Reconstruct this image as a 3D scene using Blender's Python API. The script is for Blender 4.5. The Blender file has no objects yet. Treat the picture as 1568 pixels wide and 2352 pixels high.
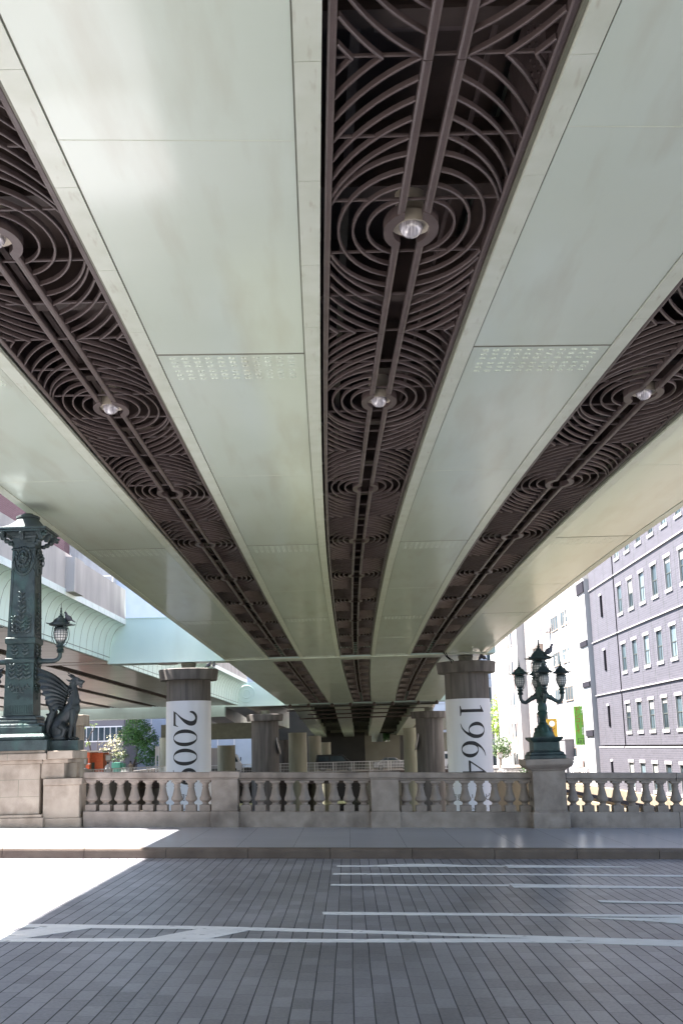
import bpy, bmesh, math, random
import numpy as np
from mathutils import Vector, Matrix
random.seed(7)
S = bpy.context.scene
COL = S.collection
R_ = math.radians
PI = math.pi

# ------------------------------------------------------------------ camera
FPX = 2600.0                       # focal length in photograph pixels of a 1568 x 2352 frame
PITCH = math.atan(541/2600.0); ROLL = R_(1.55)
CAM = Vector((0, 0, 1.55))
_F = Vector((0, math.cos(PITCH), math.sin(PITCH))); _R0 = Vector((1, 0, 0)); _U0 = _R0.cross(_F)
_R = _R0*math.cos(ROLL) - _U0*math.sin(ROLL); _U = _U0*math.cos(ROLL) + _R0*math.sin(ROLL)
cd = bpy.data.cameras.new('camera'); cam = bpy.data.objects.new('camera', cd); COL.objects.link(cam)
cd.sensor_fit = 'VERTICAL'; cd.sensor_height = 36; cd.sensor_width = 24; cd.lens = 36*FPX/2352
cd.clip_start = .05; cd.clip_end = 3000
m = Matrix((( _R.x, _U.x, -_F.x, CAM.x), (_R.y, _U.y, -_F.y, CAM.y), (_R.z, _U.z, -_F.z, CAM.z), (0, 0, 0, 1)))
cam.matrix_world = m
S.camera = cam

# ------------------------------------------------------------------ sky, sun, exposure
SUN = Vector((-1.0, .16, 1.86)).normalized()      # direction towards the sun: left of the viaduct
w = bpy.data.worlds.new('World'); S.world = w; w.use_nodes = True
nt = w.node_tree; bg = nt.nodes['Background']; sk = nt.nodes.new('ShaderNodeTexSky')
sk.sky_type = 'NISHITA'; sk.sun_disc = False
sk.sun_elevation = math.asin(SUN.z); sk.sun_rotation = math.atan2(SUN.x, SUN.y)
sk.air_density = 1.0; sk.dust_density = 1.5; sk.ozone_density = 1.0
nt.links.new(sk.outputs[0], bg.inputs[0]); bg.inputs[1].default_value = .07
sl = bpy.data.lights.new('sun', 'SUN'); sl.energy = 5.0; sl.angle = R_(.5); sl.color = (1, .95, .88)
so = bpy.data.objects.new('sun', sl); COL.objects.link(so); so.rotation_euler = SUN.to_track_quat('Z', 'Y').to_euler()
so.location = (-40, 10, 70)
S.view_settings.view_transform = 'Standard'; S.view_settings.look = 'None'
S.view_settings.exposure = 3.02; S.view_settings.gamma = 1
S.cycles.max_bounces = 10; S.cycles.diffuse_bounces = 6; S.cycles.glossy_bounces = 4; S.cycles.transmission_bounces = 4
S.cycles.sample_clamp_indirect = 8

def ray(px, py): return _F + _R*((px-784)/FPX) - _U*((py-1176)/FPX)
def onY(px, py, Y): v = ray(px, py); return CAM + v*((Y-CAM.y)/v.y)
def onX(px, py, X): v = ray(px, py); return CAM + v*((X-CAM.x)/v.x)
def onZ(px, py, Z): v = ray(px, py); return CAM + v*((Z-CAM.z)/v.z)
SL = .0275                                         # the old bridge falls to the right
def gz(x): return -SL*max(-30, min(30, x))
def onRoad(px, py, dz=-.15):
    v = ray(px, py); t = (dz - CAM.z)/(v.z + SL*v.x); return CAM + v*t

# ------------------------------------------------------------------ materials
def mat(name, c1, c2=None, scale=3, rough=.6, metal=0, bump=0, bscale=40, stretch=(1, 1, 1), bstretch=(1, 1, 1),
        bdet=4, c3=None, s3=1.5, t3=(.5, .65), st3=(1, 1, 1), coat=0, spec=.5, emit=None, alpha=None, trans=0, rvar=0):
    M = bpy.data.materials.new(name); M.use_nodes = True
    t = M.node_tree; N = t.nodes; L = t.links; b = N['Principled BSDF']
    b.inputs['Roughness'].default_value = rough; b.inputs['Metallic'].default_value = metal
    b.inputs['Coat Weight'].default_value = coat; b.inputs['Coat Roughness'].default_value = .11; b.inputs['Coat IOR'].default_value = 1.75
    b.inputs['Specular IOR Level'].default_value = spec
    b.inputs['Transmission Weight'].default_value = trans
    tc = N.new('ShaderNodeTexCoord')
    def noise(sc, st, det=5):
        mp = N.new('ShaderNodeMapping'); mp.inputs['Scale'].default_value = st; L.new(tc.outputs['Object'], mp.inputs[0])
        n = N.new('ShaderNodeTexNoise'); n.inputs['Scale'].default_value = sc; n.inputs['Detail'].default_value = det
        L.new(mp.outputs[0], n.inputs['Vector']); return n
    def ramp(src, a, b2, ca, cb):
        r = N.new('ShaderNodeValToRGB'); r.color_ramp.elements[0].position = a; r.color_ramp.elements[1].position = b2
        r.color_ramp.elements[0].color = (*ca, 1); r.color_ramp.elements[1].color = (*cb, 1); L.new(src, r.inputs[0]); return r
    out = None
    if c2:
        n = noise(scale, stretch); r = ramp(n.outputs[0], .32, .68, c1, c2); out = r.outputs[0]
        if c3:
            n3 = noise(s3, st3, 8); r3 = ramp(n3.outputs[0], t3[0], t3[1], (0, 0, 0), (1, 1, 1))
            mx = N.new('ShaderNodeMix'); mx.data_type = 'RGBA'; L.new(r3.outputs[0], mx.inputs[0])
            L.new(out, mx.inputs[6]); mx.inputs[7].default_value = (*c3, 1); out = mx.outputs[2]
        L.new(out, b.inputs['Base Color'])
    else: b.inputs['Base Color'].default_value = (*c1, 1)
    if rvar:
        n = noise(scale*1.7, stretch); r = ramp(n.outputs[0], .3, .7, (max(0, rough-rvar),)*3, (min(1, rough+rvar),)*3)
        L.new(r.outputs[0], b.inputs['Roughness'])
    if bump:
        n = noise(bscale, bstretch, bdet); bp = N.new('ShaderNodeBump'); bp.inputs['Strength'].default_value = bump
        bp.inputs['Distance'].default_value = .02; L.new(n.outputs[0], bp.inputs['Height']); L.new(bp.outputs[0], b.inputs['Normal'])
    if emit: b.inputs['Emission Color'].default_value = (*emit[:3], 1); b.inputs['Emission Strength'].default_value = emit[3]
    M['bsdf'] = 1
    return M

M = {}
M['paint'] = mat('pale_green_paint', (.60, .675, .555), (.66, .73, .62), .35, rough=.34, coat=.6, spec=.5, bump=.12, bscale=1.4, bstretch=(.3, 3.0, 1), bdet=9, c3=(.50, .50, .38), s3=1.1, t3=(.50, .95), st3=(2.2, .35, 1))
M['paint_edge'] = mat('weathered_edge_paint', (.58, .62, .50), (.65, .69, .58), 2.5, rough=.4, coat=.3, bump=.1, bscale=9, c3=(.40, .37, .27), s3=5, t3=(.6, .9), st3=(3, .6, 1))
M['bolt'] = mat('painted_steel_bolts', (.60, .675, .555), (.66, .73, .62), .35, rough=.34, coat=.6, spec=.6, c3=(.50, .50, .38), s3=1.1, t3=(.50, .95), st3=(2.2, .35, 1))
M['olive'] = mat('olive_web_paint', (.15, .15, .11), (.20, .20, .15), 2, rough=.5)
M['brown'] = mat('brown_grille_paint', (.088, .064, .059), (.110, .082, .076), 2, rough=.42, bump=.1, bscale=30, rvar=.08)
M['darkbrown'] = mat('dark_brown_steel', (.045, .03, .025), (.085, .06, .05), 1.2, rough=.6, bump=.2, bscale=12)
M['mint'] = mat('mint_fascia_paint', (.56, .72, .69), (.61, .76, .725), .5, rough=.42, bump=.03, bscale=4, c3=(.51, .64, .60), s3=.8, t3=(.55, .8), st3=(1, 4, .3))
M['mintw'] = mat('white_coping_paint', (.62, .70, .68), (.70, .76, .74), 2, rough=.45)
M['seam'] = mat('dark_panel_seam', (.05, .06, .055), rough=.8)
M['par'] = mat('stained_parapet_concrete', (.40, .37, .355), (.49, .455, .435), .9, stretch=(1, 1, .4), rough=.85, bump=.15, bscale=12, c3=(.25, .22, .215), s3=.6, t3=(.45, .9), st3=(1, 1.6, .2))
M['soff'] = mat('grey_soffit_paint', (.22, .195, .175), (.34, .30, .275), .5, stretch=(.3, 2.5, 1), rough=.3, coat=.15, bump=.08, bscale=2, bstretch=(.4, 3, 1))
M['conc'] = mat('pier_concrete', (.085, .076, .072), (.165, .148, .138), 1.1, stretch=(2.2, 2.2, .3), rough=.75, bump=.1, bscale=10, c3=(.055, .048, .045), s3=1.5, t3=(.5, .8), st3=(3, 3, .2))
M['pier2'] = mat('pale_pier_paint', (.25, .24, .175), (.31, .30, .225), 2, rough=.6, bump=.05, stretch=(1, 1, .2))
M['banner'] = mat('white_vinyl_banner', (.70, .71, .78), (.75, .76, .82), .6, rough=.5, bump=.06, bscale=2, c3=(.58, .58, .63), s3=.9, t3=(.5, 1.0), st3=(2, 2, .3))
M['ink'] = mat('black_print', (.012, .012, .016), rough=.5)
M['stone'] = mat('weathered_granite', (.32, .26, .21), (.45, .375, .31), 2.6, rough=.75, bump=.25, bscale=45, c3=(.12, .085, .06), s3=1.7, t3=(.48, .78), st3=(1.2, 1.2, .9))
M['stone2'] = mat('granite_balustrade', (.225, .185, .16), (.335, .28, .245), 3.5, rough=.7, bump=.3, bscale=40, c3=(.10, .075, .062), s3=2.0, t3=(.5, .78), st3=(1, 1, .7))
M['bronze'] = mat('dark_patinated_bronze', (.030, .042, .046), (.058, .080, .082), 5, rough=.40, metal=.35, bump=.35, bscale=28, c3=(.045, .095, .085), s3=3.2, t3=(.5, .75), st3=(1, 1, .6), rvar=.1)
M['verdi'] = mat('green_patinated_bronze', (.026, .045, .047), (.042, .075, .072), 4, rough=.5, metal=.25, bump=.3, bscale=25, c3=(.016, .026, .03), s3=3, t3=(.5, .7))
M['verdi2'] = mat('verdigris_column_bronze', (.020, .045, .04), (.035, .085, .07), 6, rough=.5, metal=.25, bump=.2, bscale=25, c3=(.014, .022, .025), s3=3, t3=(.5, .7))
M['roofb'] = mat('matt_weathered_bronze', (.03, .042, .045), (.05, .07, .07), 5, rough=.75, bump=.1)
M['bronze_d'] = mat('dark_statue_bronze', (.016, .020, .023), (.034, .042, .046), 5, rough=.42, metal=.35, bump=.35, bscale=28, c3=(.028, .045, .044), s3=3.2, t3=(.5, .75))
M['glass2'] = mat('window_glass_light', (.09, .12, .14), (.14, .18, .20), .6, rough=.3, spec=.15)
M['glass3'] = mat('window_glass_dark', (.015, .022, .028), (.04, .055, .065), .6, rough=.3, spec=.15)
M['blind'] = mat('window_blind', (.17, .17, .165), (.22, .22, .21), 3, rough=.8)
M['frost'] = mat('frosted_lantern_glass', (.62, .60, .58), rough=.5)
M['bird'] = mat('pigeon_feathers', (.05, .05, .065), (.10, .10, .125), 30, rough=.7)
M['glass'] = mat('window_glass', (.025, .04, .05), (.075, .10, .115), .6, stretch=(1, 1, .5), rough=.35, spec=.12)
M['lens'] = mat('ribbed_lamp_glass', (.70, .67, .68), (.22, .20, .22), 22, stretch=(5, .15, .15), rough=.15, spec=1.0, coat=.6)
M['lampin'] = mat('lamp_housing_cream', (.50, .44, .34), rough=.5)
M['white'] = mat('white_wall_paint', (.32, .312, .308), (.40, .39, .385), .8, stretch=(1, 1, .3), rough=.8, c3=(.25, .24, .235), s3=.5, t3=(.55, .8), st3=(2, 2, .3))
M['white2'] = mat('white_metal_paint', (.74, .72, .72), rough=.5)
M['pinkrail'] = mat('pale_pink_rail_paint', (.62, .50, .48), rough=.6)
M['bluewall'] = mat('pale_blue_panels', (.40, .45, .54), (.45, .50, .58), .6, rough=.6)
M['greywall'] = mat('grey_rendered_wall', (.15, .14, .155), (.18, .17, .185), .5, rough=.85)
M['red'] = mat('red_brick_kiosk', (.44, .075, .03), (.52, .11, .045), 6, rough=.8)
M['green'] = mat('green_hoarding', (.10, .38, .27), (.16, .46, .34), 2, rough=.6)
M['cream'] = mat('cream_river_wall', (.135, .105, .07), (.20, .16, .115), 1.4, stretch=(1, 2.5, .35), rough=.85, bump=.1)
M['water'] = mat('river_water', (.045, .05, .03), (.06, .065, .04), .3, rough=.12, bump=.5, bscale=1.1, bstretch=(1, .5, 1))
M['bark'] = mat('tree_bark', (.06, .045, .035), (.10, .08, .065), 8, rough=.9, bump=.4)
M['black'] = mat('black_car_paint', (.006, .006, .008), rough=.35)
M['silver'] = mat('silver_car_paint', (.38, .38, .40), rough=.25, metal=.6)
M['tyre'] = mat('rubber', (.02, .02, .02), rough=.8)
M['yellow'] = mat('yellow_sign', (.42, .24, .004), rough=.5)
M['lime'] = mat('lime_green_sign', (.085, .25, .02), rough=.5)
M['redink'] = mat('red_print', (.22, .006, .006), rough=.5)
M['line'] = mat('road_line_paint', (.66, .65, .66), (.76, .75, .76), 5, rough=.6, bump=.2, bscale=60, c3=(.30, .29, .30), s3=9, t3=(.62, .72), st3=(1, 1, 1))
M['skin'] = mat('skin', (.45, .28, .20), rough=.6)
M['blue'] = mat('blue_plastic', (.06, .16, .45), rough=.5)
M['pipe'] = mat('pinkish_pipe_paint', (.42, .30, .28), rough=.5)
M['trim'] = mat('pale_stone_trim', (.27, .255, .265), (.33, .31, .32), 2, rough=.7)
M['olive2'] = mat('dark_olive_steel', (.035, .034, .026), (.06, .058, .045), 2, rough=.5)
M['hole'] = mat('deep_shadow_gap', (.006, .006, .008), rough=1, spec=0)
M['band'] = mat('slate_grey_band', (.03, .029, .036), rough=1, spec=0)
M['gloom'] = mat('shade_dark_concrete', (.016, .015, .013), (.03, .028, .024), .4, rough=.9)  # far wall: the darkness under the deck is put into this colour
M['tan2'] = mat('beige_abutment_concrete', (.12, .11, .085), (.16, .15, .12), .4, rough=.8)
M['tan'] = mat('tan_panel', (.38, .28, .22), rough=.7)

def leafmat(name, a, b):
    X = mat(name, a, b, 1.2, rough=.55); n = X.node_tree; bs = n.nodes['Principled BSDF']
    bs.inputs['Subsurface Weight'].default_value = 0
    return X
M['leaf'] = leafmat('evergreen_leaves', (.05, .16, .055), (.11, .27, .07))
M['leaf2'] = leafmat('spring_leaves', (.20, .32, .035), (.34, .44, .06))
M['leaf3'] = leafmat('shrub_leaves', (.04, .09, .03), (.10, .16, .04))
M['petal'] = leafmat('cream_blossom', (.62, .58, .34), (.70, .66, .45))

def paving(name, wx, wy, cA, cB, rough, jw, swap=True, ctint=None):
    X = bpy.data.materials.new(name); X.use_nodes = True; t = X.node_tree; N = t.nodes; L = t.links; b = N['Principled BSDF']
    tc = N.new('ShaderNodeTexCoord'); sp = N.new('ShaderNodeSeparateXYZ'); L.new(tc.outputs['Object'], sp.inputs[0])
    # slight wander of the long joints
    wn = N.new('ShaderNodeTexNoise'); wn.inputs['Scale'].default_value = .8; L.new(tc.outputs['Object'], wn.inputs['Vector'])
    wob = N.new('ShaderNodeMath'); wob.operation = 'MULTIPLY_ADD'; L.new(wn.outputs[0], wob.inputs[0]); wob.inputs[1].default_value = .014; L.new(sp.outputs[0], wob.inputs[2])
    # random row start per column
    dv = N.new('ShaderNodeMath'); dv.operation = 'DIVIDE'; L.new(wob.outputs[0], dv.inputs[0]); dv.inputs[1].default_value = wx
    fl = N.new('ShaderNodeMath'); fl.operation = 'FLOOR'; L.new(dv.outputs[0], fl.inputs[0])
    wh = N.new('ShaderNodeTexWhiteNoise'); wh.noise_dimensions = '1D'; L.new(fl.outputs[0], wh.inputs['W'])
    ya = N.new('ShaderNodeMath'); ya.operation = 'ADD'; L.new(sp.outputs[1], ya.inputs[0]); L.new(wh.outputs[0], ya.inputs[1])
    yd = N.new('ShaderNodeMath'); yd.operation = 'DIVIDE'; L.new(ya.outputs[0], yd.inputs[0]); yd.inputs[1].default_value = wy
    yf = N.new('ShaderNodeMath'); yf.operation = 'FLOOR'; L.new(yd.outputs[0], yf.inputs[0])
    cb = N.new('ShaderNodeCombineXYZ'); L.new(fl.outputs[0], cb.inputs[0]); L.new(yf.outputs[0], cb.inputs[1])
    w2 = N.new('ShaderNodeTexWhiteNoise'); w2.noise_dimensions = '3D'; L.new(cb.outputs[0], w2.inputs['Vector'])
    def edge(src, width):
        fr = N.new('ShaderNodeMath'); fr.operation = 'FRACT'; L.new(src, fr.inputs[0])
        pp = N.new('ShaderNodeMath'); pp.operation = 'PINGPONG'; L.new(fr.outputs[0], pp.inputs[0]); pp.inputs[1].default_value = .5
        r = N.new('ShaderNodeMapRange'); r.inputs['From Min'].default_value = width*.4; r.inputs['From Max'].default_value = width; L.new(pp.outputs[0], r.inputs[0]); return r.outputs[0]
    e1 = edge(dv.outputs[0], jw/wx); e2 = edge(yd.outputs[0], jw*.42/wy)
    e2b = N.new('ShaderNodeMapRange'); e2b.inputs['To Min'].default_value = .3; L.new(e2, e2b.inputs[0])
    mn = N.new('ShaderNodeMath'); mn.operation = 'MINIMUM'; L.new(e1, mn.inputs[0]); L.new(e2b.outputs[0], mn.inputs[1])
    n1 = N.new('ShaderNodeTexNoise'); n1.inputs['Scale'].default_value = 42; n1.inputs['Detail'].default_value = 3; L.new(tc.outputs['Object'], n1.inputs['Vector'])
    n2 = N.new('ShaderNodeTexNoise'); n2.inputs['Scale'].default_value = .55; n2.inputs['Detail'].default_value = 6; L.new(tc.outputs['Object'], n2.inputs['Vector'])
    def madd(a, k, c):
        q = N.new('ShaderNodeMath'); q.operation = 'MULTIPLY_ADD'; L.new(a, q.inputs[0]); q.inputs[1].default_value = k
        if isinstance(c, (int, float)): q.inputs[2].default_value = c
        else: L.new(c, q.inputs[2])
        return q.outputs[0]
    f = madd(w2.outputs[0], .46, madd(n1.outputs[0], 1.0, madd(n2.outputs[0], 1.1, -.74)))
    rp = N.new('ShaderNodeValToRGB'); rp.color_ramp.elements[0].color = (*cA, 1); rp.color_ramp.elements[1].color = (*cB, 1); L.new(f, rp.inputs[0])
    mx = N.new('ShaderNodeMix'); mx.data_type = 'RGBA'; L.new(mn.outputs[0], mx.inputs[0]); mx.inputs[6].default_value = (.018, .018, .02, 1); L.new(rp.outputs[0], mx.inputs[7])
    L.new(mx.outputs[2], b.inputs['Base Color'])
    bp = N.new('ShaderNodeBump'); bp.inputs['Strength'].default_value = .35 if jw > .005 else .04; bp.inputs['Distance'].default_value = .004
    hh = madd(n1.outputs[0], .25, mn.outputs[0]); L.new(hh, bp.inputs['Height']); L.new(bp.outputs[0], b.inputs['Normal'])
    rr = N.new('ShaderNodeMapRange'); rr.inputs['To Min'].default_value = 1; rr.inputs['To Max'].default_value = rough; L.new(mn.outputs[0], rr.inputs[0]); L.new(rr.outputs[0], b.inputs['Roughness'])
    return X
M['paving'] = paving('stone_block_paving', .1385, .31, (.098, .097, .113), (.295, .288, .325), .38, .0062)
M['walk'] = paving('polished_granite_slabs', .9, .6, (.26, .26, .29), (.34, .34, .375), .31, .003)

def facade(name, brick, mortar, bw, bh, rough=.7, axis='yz', stain=True):
    X = bpy.data.materials.new(name); X.use_nodes = True; t = X.node_tree; N = t.nodes; L = t.links; b = N['Principled BSDF']
    tc = N.new('ShaderNodeTexCoord'); sp = N.new('ShaderNodeSeparateXYZ'); L.new(tc.outputs['Object'], sp.inputs[0])
    cb = N.new('ShaderNodeCombineXYZ'); L.new(sp.outputs['xyz'.index(axis[0])], cb.inputs[0]); L.new(sp.outputs[2], cb.inputs[1])
    br = N.new('ShaderNodeTexBrick'); L.new(cb.outputs[0], br.inputs['Vector']); br.inputs['Scale'].default_value = 1
    br.inputs['Brick Width'].default_value = bw; br.inputs['Row Height'].default_value = bh; br.inputs['Mortar Size'].default_value = bh*.09
    br.inputs['Color1'].default_value = (*brick, 1); br.inputs['Color2'].default_value = (*[c*.8 for c in brick], 1); br.inputs['Mortar'].default_value = (*mortar, 1)
    n = N.new('ShaderNodeTexNoise'); n.inputs['Scale'].default_value = .9; n.inputs['Detail'].default_value = 6; L.new(tc.outputs['Object'], n.inputs['Vector'])
    r = N.new('ShaderNodeValToRGB'); r.color_ramp.elements[0].color = (.86, .86, .86, 1); r.color_ramp.elements[1].color = (1.1, 1.1, 1.1, 1); L.new(n.outputs[0], r.inputs[0])
    mx = N.new('ShaderNodeMix'); mx.data_type = 'RGBA'; mx.blend_type = 'MULTIPLY'; mx.inputs[0].default_value = 1; L.new(br.outputs[0], mx.inputs[6]); L.new(r.outputs[0], mx.inputs[7])
    L.new(mx.outputs[2], b.inputs['Base Color']); b.inputs['Roughness'].default_value = rough; return X
M['brickwall'] = facade('grey_brick_wall', (.066, .062, .078), (.100, .094, .113), .9, .16)
M['tile'] = facade('cream_tile_wall', (.22, .20, .195), (.12, .105, .105), .5, .5)
M['redbrick'] = facade('dark_red_brick_wall', (.14, .065, .07), (.22, .16, .16), .5, .18, axis='xz')

# ------------------------------------------------------------------ mesh builder
class MB:
    def __init__(s): s.v = []; s.f = []
    def add(s, vs, fs):
        o = len(s.v); s.v += [tuple(p) for p in vs]; s.f += [tuple(i+o for i in f) for f in fs]
    def box(s, x0, x1, y0, y1, z0, z1, T=None):
        vs = [Vector(p) for p in ((x0,y0,z0),(x1,y0,z0),(x1,y1,z0),(x0,y1,z0),(x0,y0,z1),(x1,y0,z1),(x1,y1,z1),(x0,y1,z1))]
        if T: vs = [T @ p for p in vs]
        s.add(vs, [(0,3,2,1),(4,5,6,7),(0,1,5,4),(1,2,6,5),(2,3,7,6),(3,0,4,7)]); return s
    def cbox(s, c, h, T=None): return s.box(c[0]-h[0], c[0]+h[0], c[1]-h[1], c[1]+h[1], c[2]-h[2], c[2]+h[2], T)
    def frustum(s, cx, cy, z0, z1, a0, b0, a1, b1):
        vs = [(cx-a0,cy-b0,z0),(cx+a0,cy-b0,z0),(cx+a0,cy+b0,z0),(cx-a0,cy+b0,z0),(cx-a1,cy-b1,z1),(cx+a1,cy-b1,z1),(cx+a1,cy+b1,z1),(cx-a1,cy+b1,z1)]
        s.add(vs, [(0,3,2,1),(4,5,6,7),(0,1,5,4),(1,2,6,5),(2,3,7,6),(3,0,4,7)]); return s
    def steps(s, cx, cy, prof):               # stacked square profile: (z, halfwidth) with a list of z / hw
        for (z0, h0), (z1, h1) in zip(prof[:-1], prof[1:]):
            if z1 - z0 > 1e-4: s.frustum(cx, cy, z0, z1, h0, h0, h1, h1)
        return s
    def loft(s, rings, cap=True, close=True):
        n = len(rings[0]); o = len(s.v)
        for r in rings: s.v += [tuple(p) for p in r]
        k = n if close else n-1
        for i in range(len(rings)-1):
            for j in range(k):
                a = o+i*n+j; b = o+i*n+(j+1) % n; s.f.append((a, b, b+n, a+n))
        if cap and close: s.f.append(tuple(o+j for j in range(n))[::-1]); s.f.append(tuple(o+(len(rings)-1)*n+j for j in range(n)))
        return s
    def lathe(s, prof, c=(0, 0, 0), n=20, a0=0, T=None, sq=None):
        rings = []
        for r, z in prof:
            ring = [Vector((c[0]+r*math.cos(a0+2*PI*j/n), c[1]+r*math.sin(a0+2*PI*j/n), c[2]+z)) for j in range(n)]
            if T: ring = [T @ p for p in ring]
            rings.append(ring)
        return s.loft(rings)
    def tube(s, pts, rad, n=8, flat=None):
        pts = [Vector(p) for p in pts]
        if not hasattr(rad, '__len__'): rad = [rad]*len(pts)
        rings = []; up = Vector((0, 0, 1)); prev = None
        for i, p in enumerate(pts):
            d = (pts[min(i+1, len(pts)-1)] - pts[max(i-1, 0)]).normalized()
            a = prev if prev is not None else (Vector((1, 0, 0)) if abs(d.z) > .9 else up)
            x = (a - d*a.dot(d)).normalized(); prev = x; y = d.cross(x)
            rx, ry = (rad[i], rad[i]) if not flat else (rad[i]*flat[0], rad[i]*flat[1])
            rings.append([p + x*(rx*math.cos(2*PI*j/n)) + y*(ry*math.sin(2*PI*j/n)) for j in range(n)])
        return s.loft(rings)
    def ell(s, c, r, rot=None, nu=12, nv=8):
        rings = []
        for i in range(1, nv):
            t = PI*i/nv; ring = []
            for j in range(nu):
                p = Vector((r[0]*math.sin(t)*math.cos(2*PI*j/nu), r[1]*math.sin(t)*math.sin(2*PI*j/nu), -r[2]*math.cos(t)))
                if rot: p = rot @ p
                ring.append(p+Vector(c))
            rings.append(ring)
        return s.loft(rings)
    def sweep(s, u0, u1, z0, z1, y0, y1, fx, fz, step=1.5, skew=None):   # a long box that follows the viaduct
        n = max(1, int(math.ceil((y1-y0)/step))); rings = []
        for i in range(n+1):
            y = y0+(y1-y0)*i/n; z = fz(y); a = fx(u0, y); b = fx(u1, y)
            sk = skew(y) if skew else 0
            rings.append([(a, y, z+z0), (b, y+sk*(b-a), z+z0), (b, y+sk*(b-a), z+z1), (a, y, z+z1)])
        return s.loft(rings)
    def build(s, name, m, parent=None, smooth=None, loc=None, ms=None, fm=None):
        me = bpy.data.meshes.new(name); me.from_pydata(s.v, [], s.f)
        bm = bmesh.new(); bm.from_mesh(me); bmesh.ops.recalc_face_normals(bm, faces=bm.faces); bm.to_mesh(me); bm.free()
        me.materials.append(m)
        if smooth:
            for p in me.polygons: p.use_smooth = True
            me.set_sharp_from_angle(angle=R_(smooth))
        o = bpy.data.objects.new(name, me); COL.objects.link(o)
        if parent: o.parent = parent
        if loc: o.location = loc
        return o

def tag(o, label=None, cat=None, group=None, kind=None):
    if label: o['label'] = label
    if cat: o['category'] = cat
    if group: o['group'] = group
    if kind: o['kind'] = kind
    return o
def empty(name, label, cat, loc=(0, 0, 0), group=None, rz=0):
    o = bpy.data.objects.new(name, None); COL.objects.link(o); o.location = loc; o.rotation_euler.z = rz
    o.empty_display_size = .2
    return tag(o, label, cat, group)
def copy_tree(o, parent=None):
    c = o.copy(); COL.objects.link(c); c.parent = parent
    for ch in list(o.children): copy_tree(ch, c)
    return c
def struct(name, mb, m, **k): return tag(mb.build(name, m, **k), kind='structure')
def bevel(o, w, seg=2):
    b = o.modifiers.new('bevel', 'BEVEL'); b.width = w; b.segments = seg; b.limit_method = 'ANGLE'; b.angle_limit = R_(40); return o
def remesh(o, vox, sm=2):
    r = o.modifiers.new('remesh', 'REMESH'); r.mode = 'VOXEL'; r.voxel_size = vox; r.use_smooth_shade = True
    if sm: q = o.modifiers.new('smooth', 'SMOOTH'); q.iterations = sm; q.factor = .5
    return o

# ------------------------------------------------------------------ setting: water, land, old bridge deck, road
b = MB(); b.box(-60, 60, 26, 620, -5.9, -5.5); struct('water', b, M['water'])
b = MB(); b.box(-700, 700, -500, 1500, -7.4, -7); struct('ground', b, mat('bare_ground', (.12, .11, .10), (.2, .19, .17), .3, rough=.9))
b = MB(); b.box(-400, -24.0, 27.5, 600, -7, -.75); b.box(-24.0, -23.4, 27.5, 600, -7, -.35); struct('riverbank', b, M['conc'])
b = MB(); b.box(21.4, 400, 24.9, 600, -7, -2.35); struct('riverbank_stone', b, M['cream'])
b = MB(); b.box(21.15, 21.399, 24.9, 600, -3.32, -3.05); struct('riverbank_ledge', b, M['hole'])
b = MB(); b.box(20.9, 21.399, 24.9, 600, -7, -3.6); struct('riverbank_footing', b, M['cream'])
def sheet(mb, xs, y0, y1, dz, th):
    rings = []
    for x in xs: z = gz(x)+dz; rings.append([(x, y0, z-th), (x, y1, z-th), (x, y1, z), (x, y0, z)])
    mb.loft(rings)
XS = [-300, -30, 0, 30, 300]
b = MB(); sheet(b, XS, .4, 18.38, -.15, .8); struct('road', b, M['paving'])
b = MB(); sheet(b, XS, 18.62, 24.2, 0, .9); struct('sidewalk', b, M['walk'])
b = MB(); sheet(b, XS, -4.4, .16, 0, .9); struct('sidewalk_near', b, M['walk'])
b = MB()
x = -40.0
while x < 40:
    for (y0, y1, r) in ((18.38, 18.62, 1), (.16, .40, 1)):
        z0, z1 = gz(x), gz(x+1.28); xa, xb = x+.004, x+1.276
        vs = []
        for xx, zz in ((xa, z0), (xb, z1)):
            vs.append([(xx, y0, zz-.5), (xx, y1, zz-.5), (xx, y1, zz+.001), (xx, y0+.035, zz+.001), (xx, y0+.008, zz-.012), (xx, y0, zz-.04)])
        b.loft(vs)
    x += 1.28
struct('kerb', b, mat('brown_granite_kerb', (.085, .058, .046), (.135, .098, .078), 3, rough=.55, bump=.2, bscale=50, c3=(.10, .075, .06), s3=1.2, t3=(.45, .75)))
b = MB()
for xx0, xx1 in ((-13, 22),): b.box(xx0, xx1, 19, 24.1, -3.2, -.95)
struct('bridge_deck_edge', b, M['stone2'])

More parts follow.
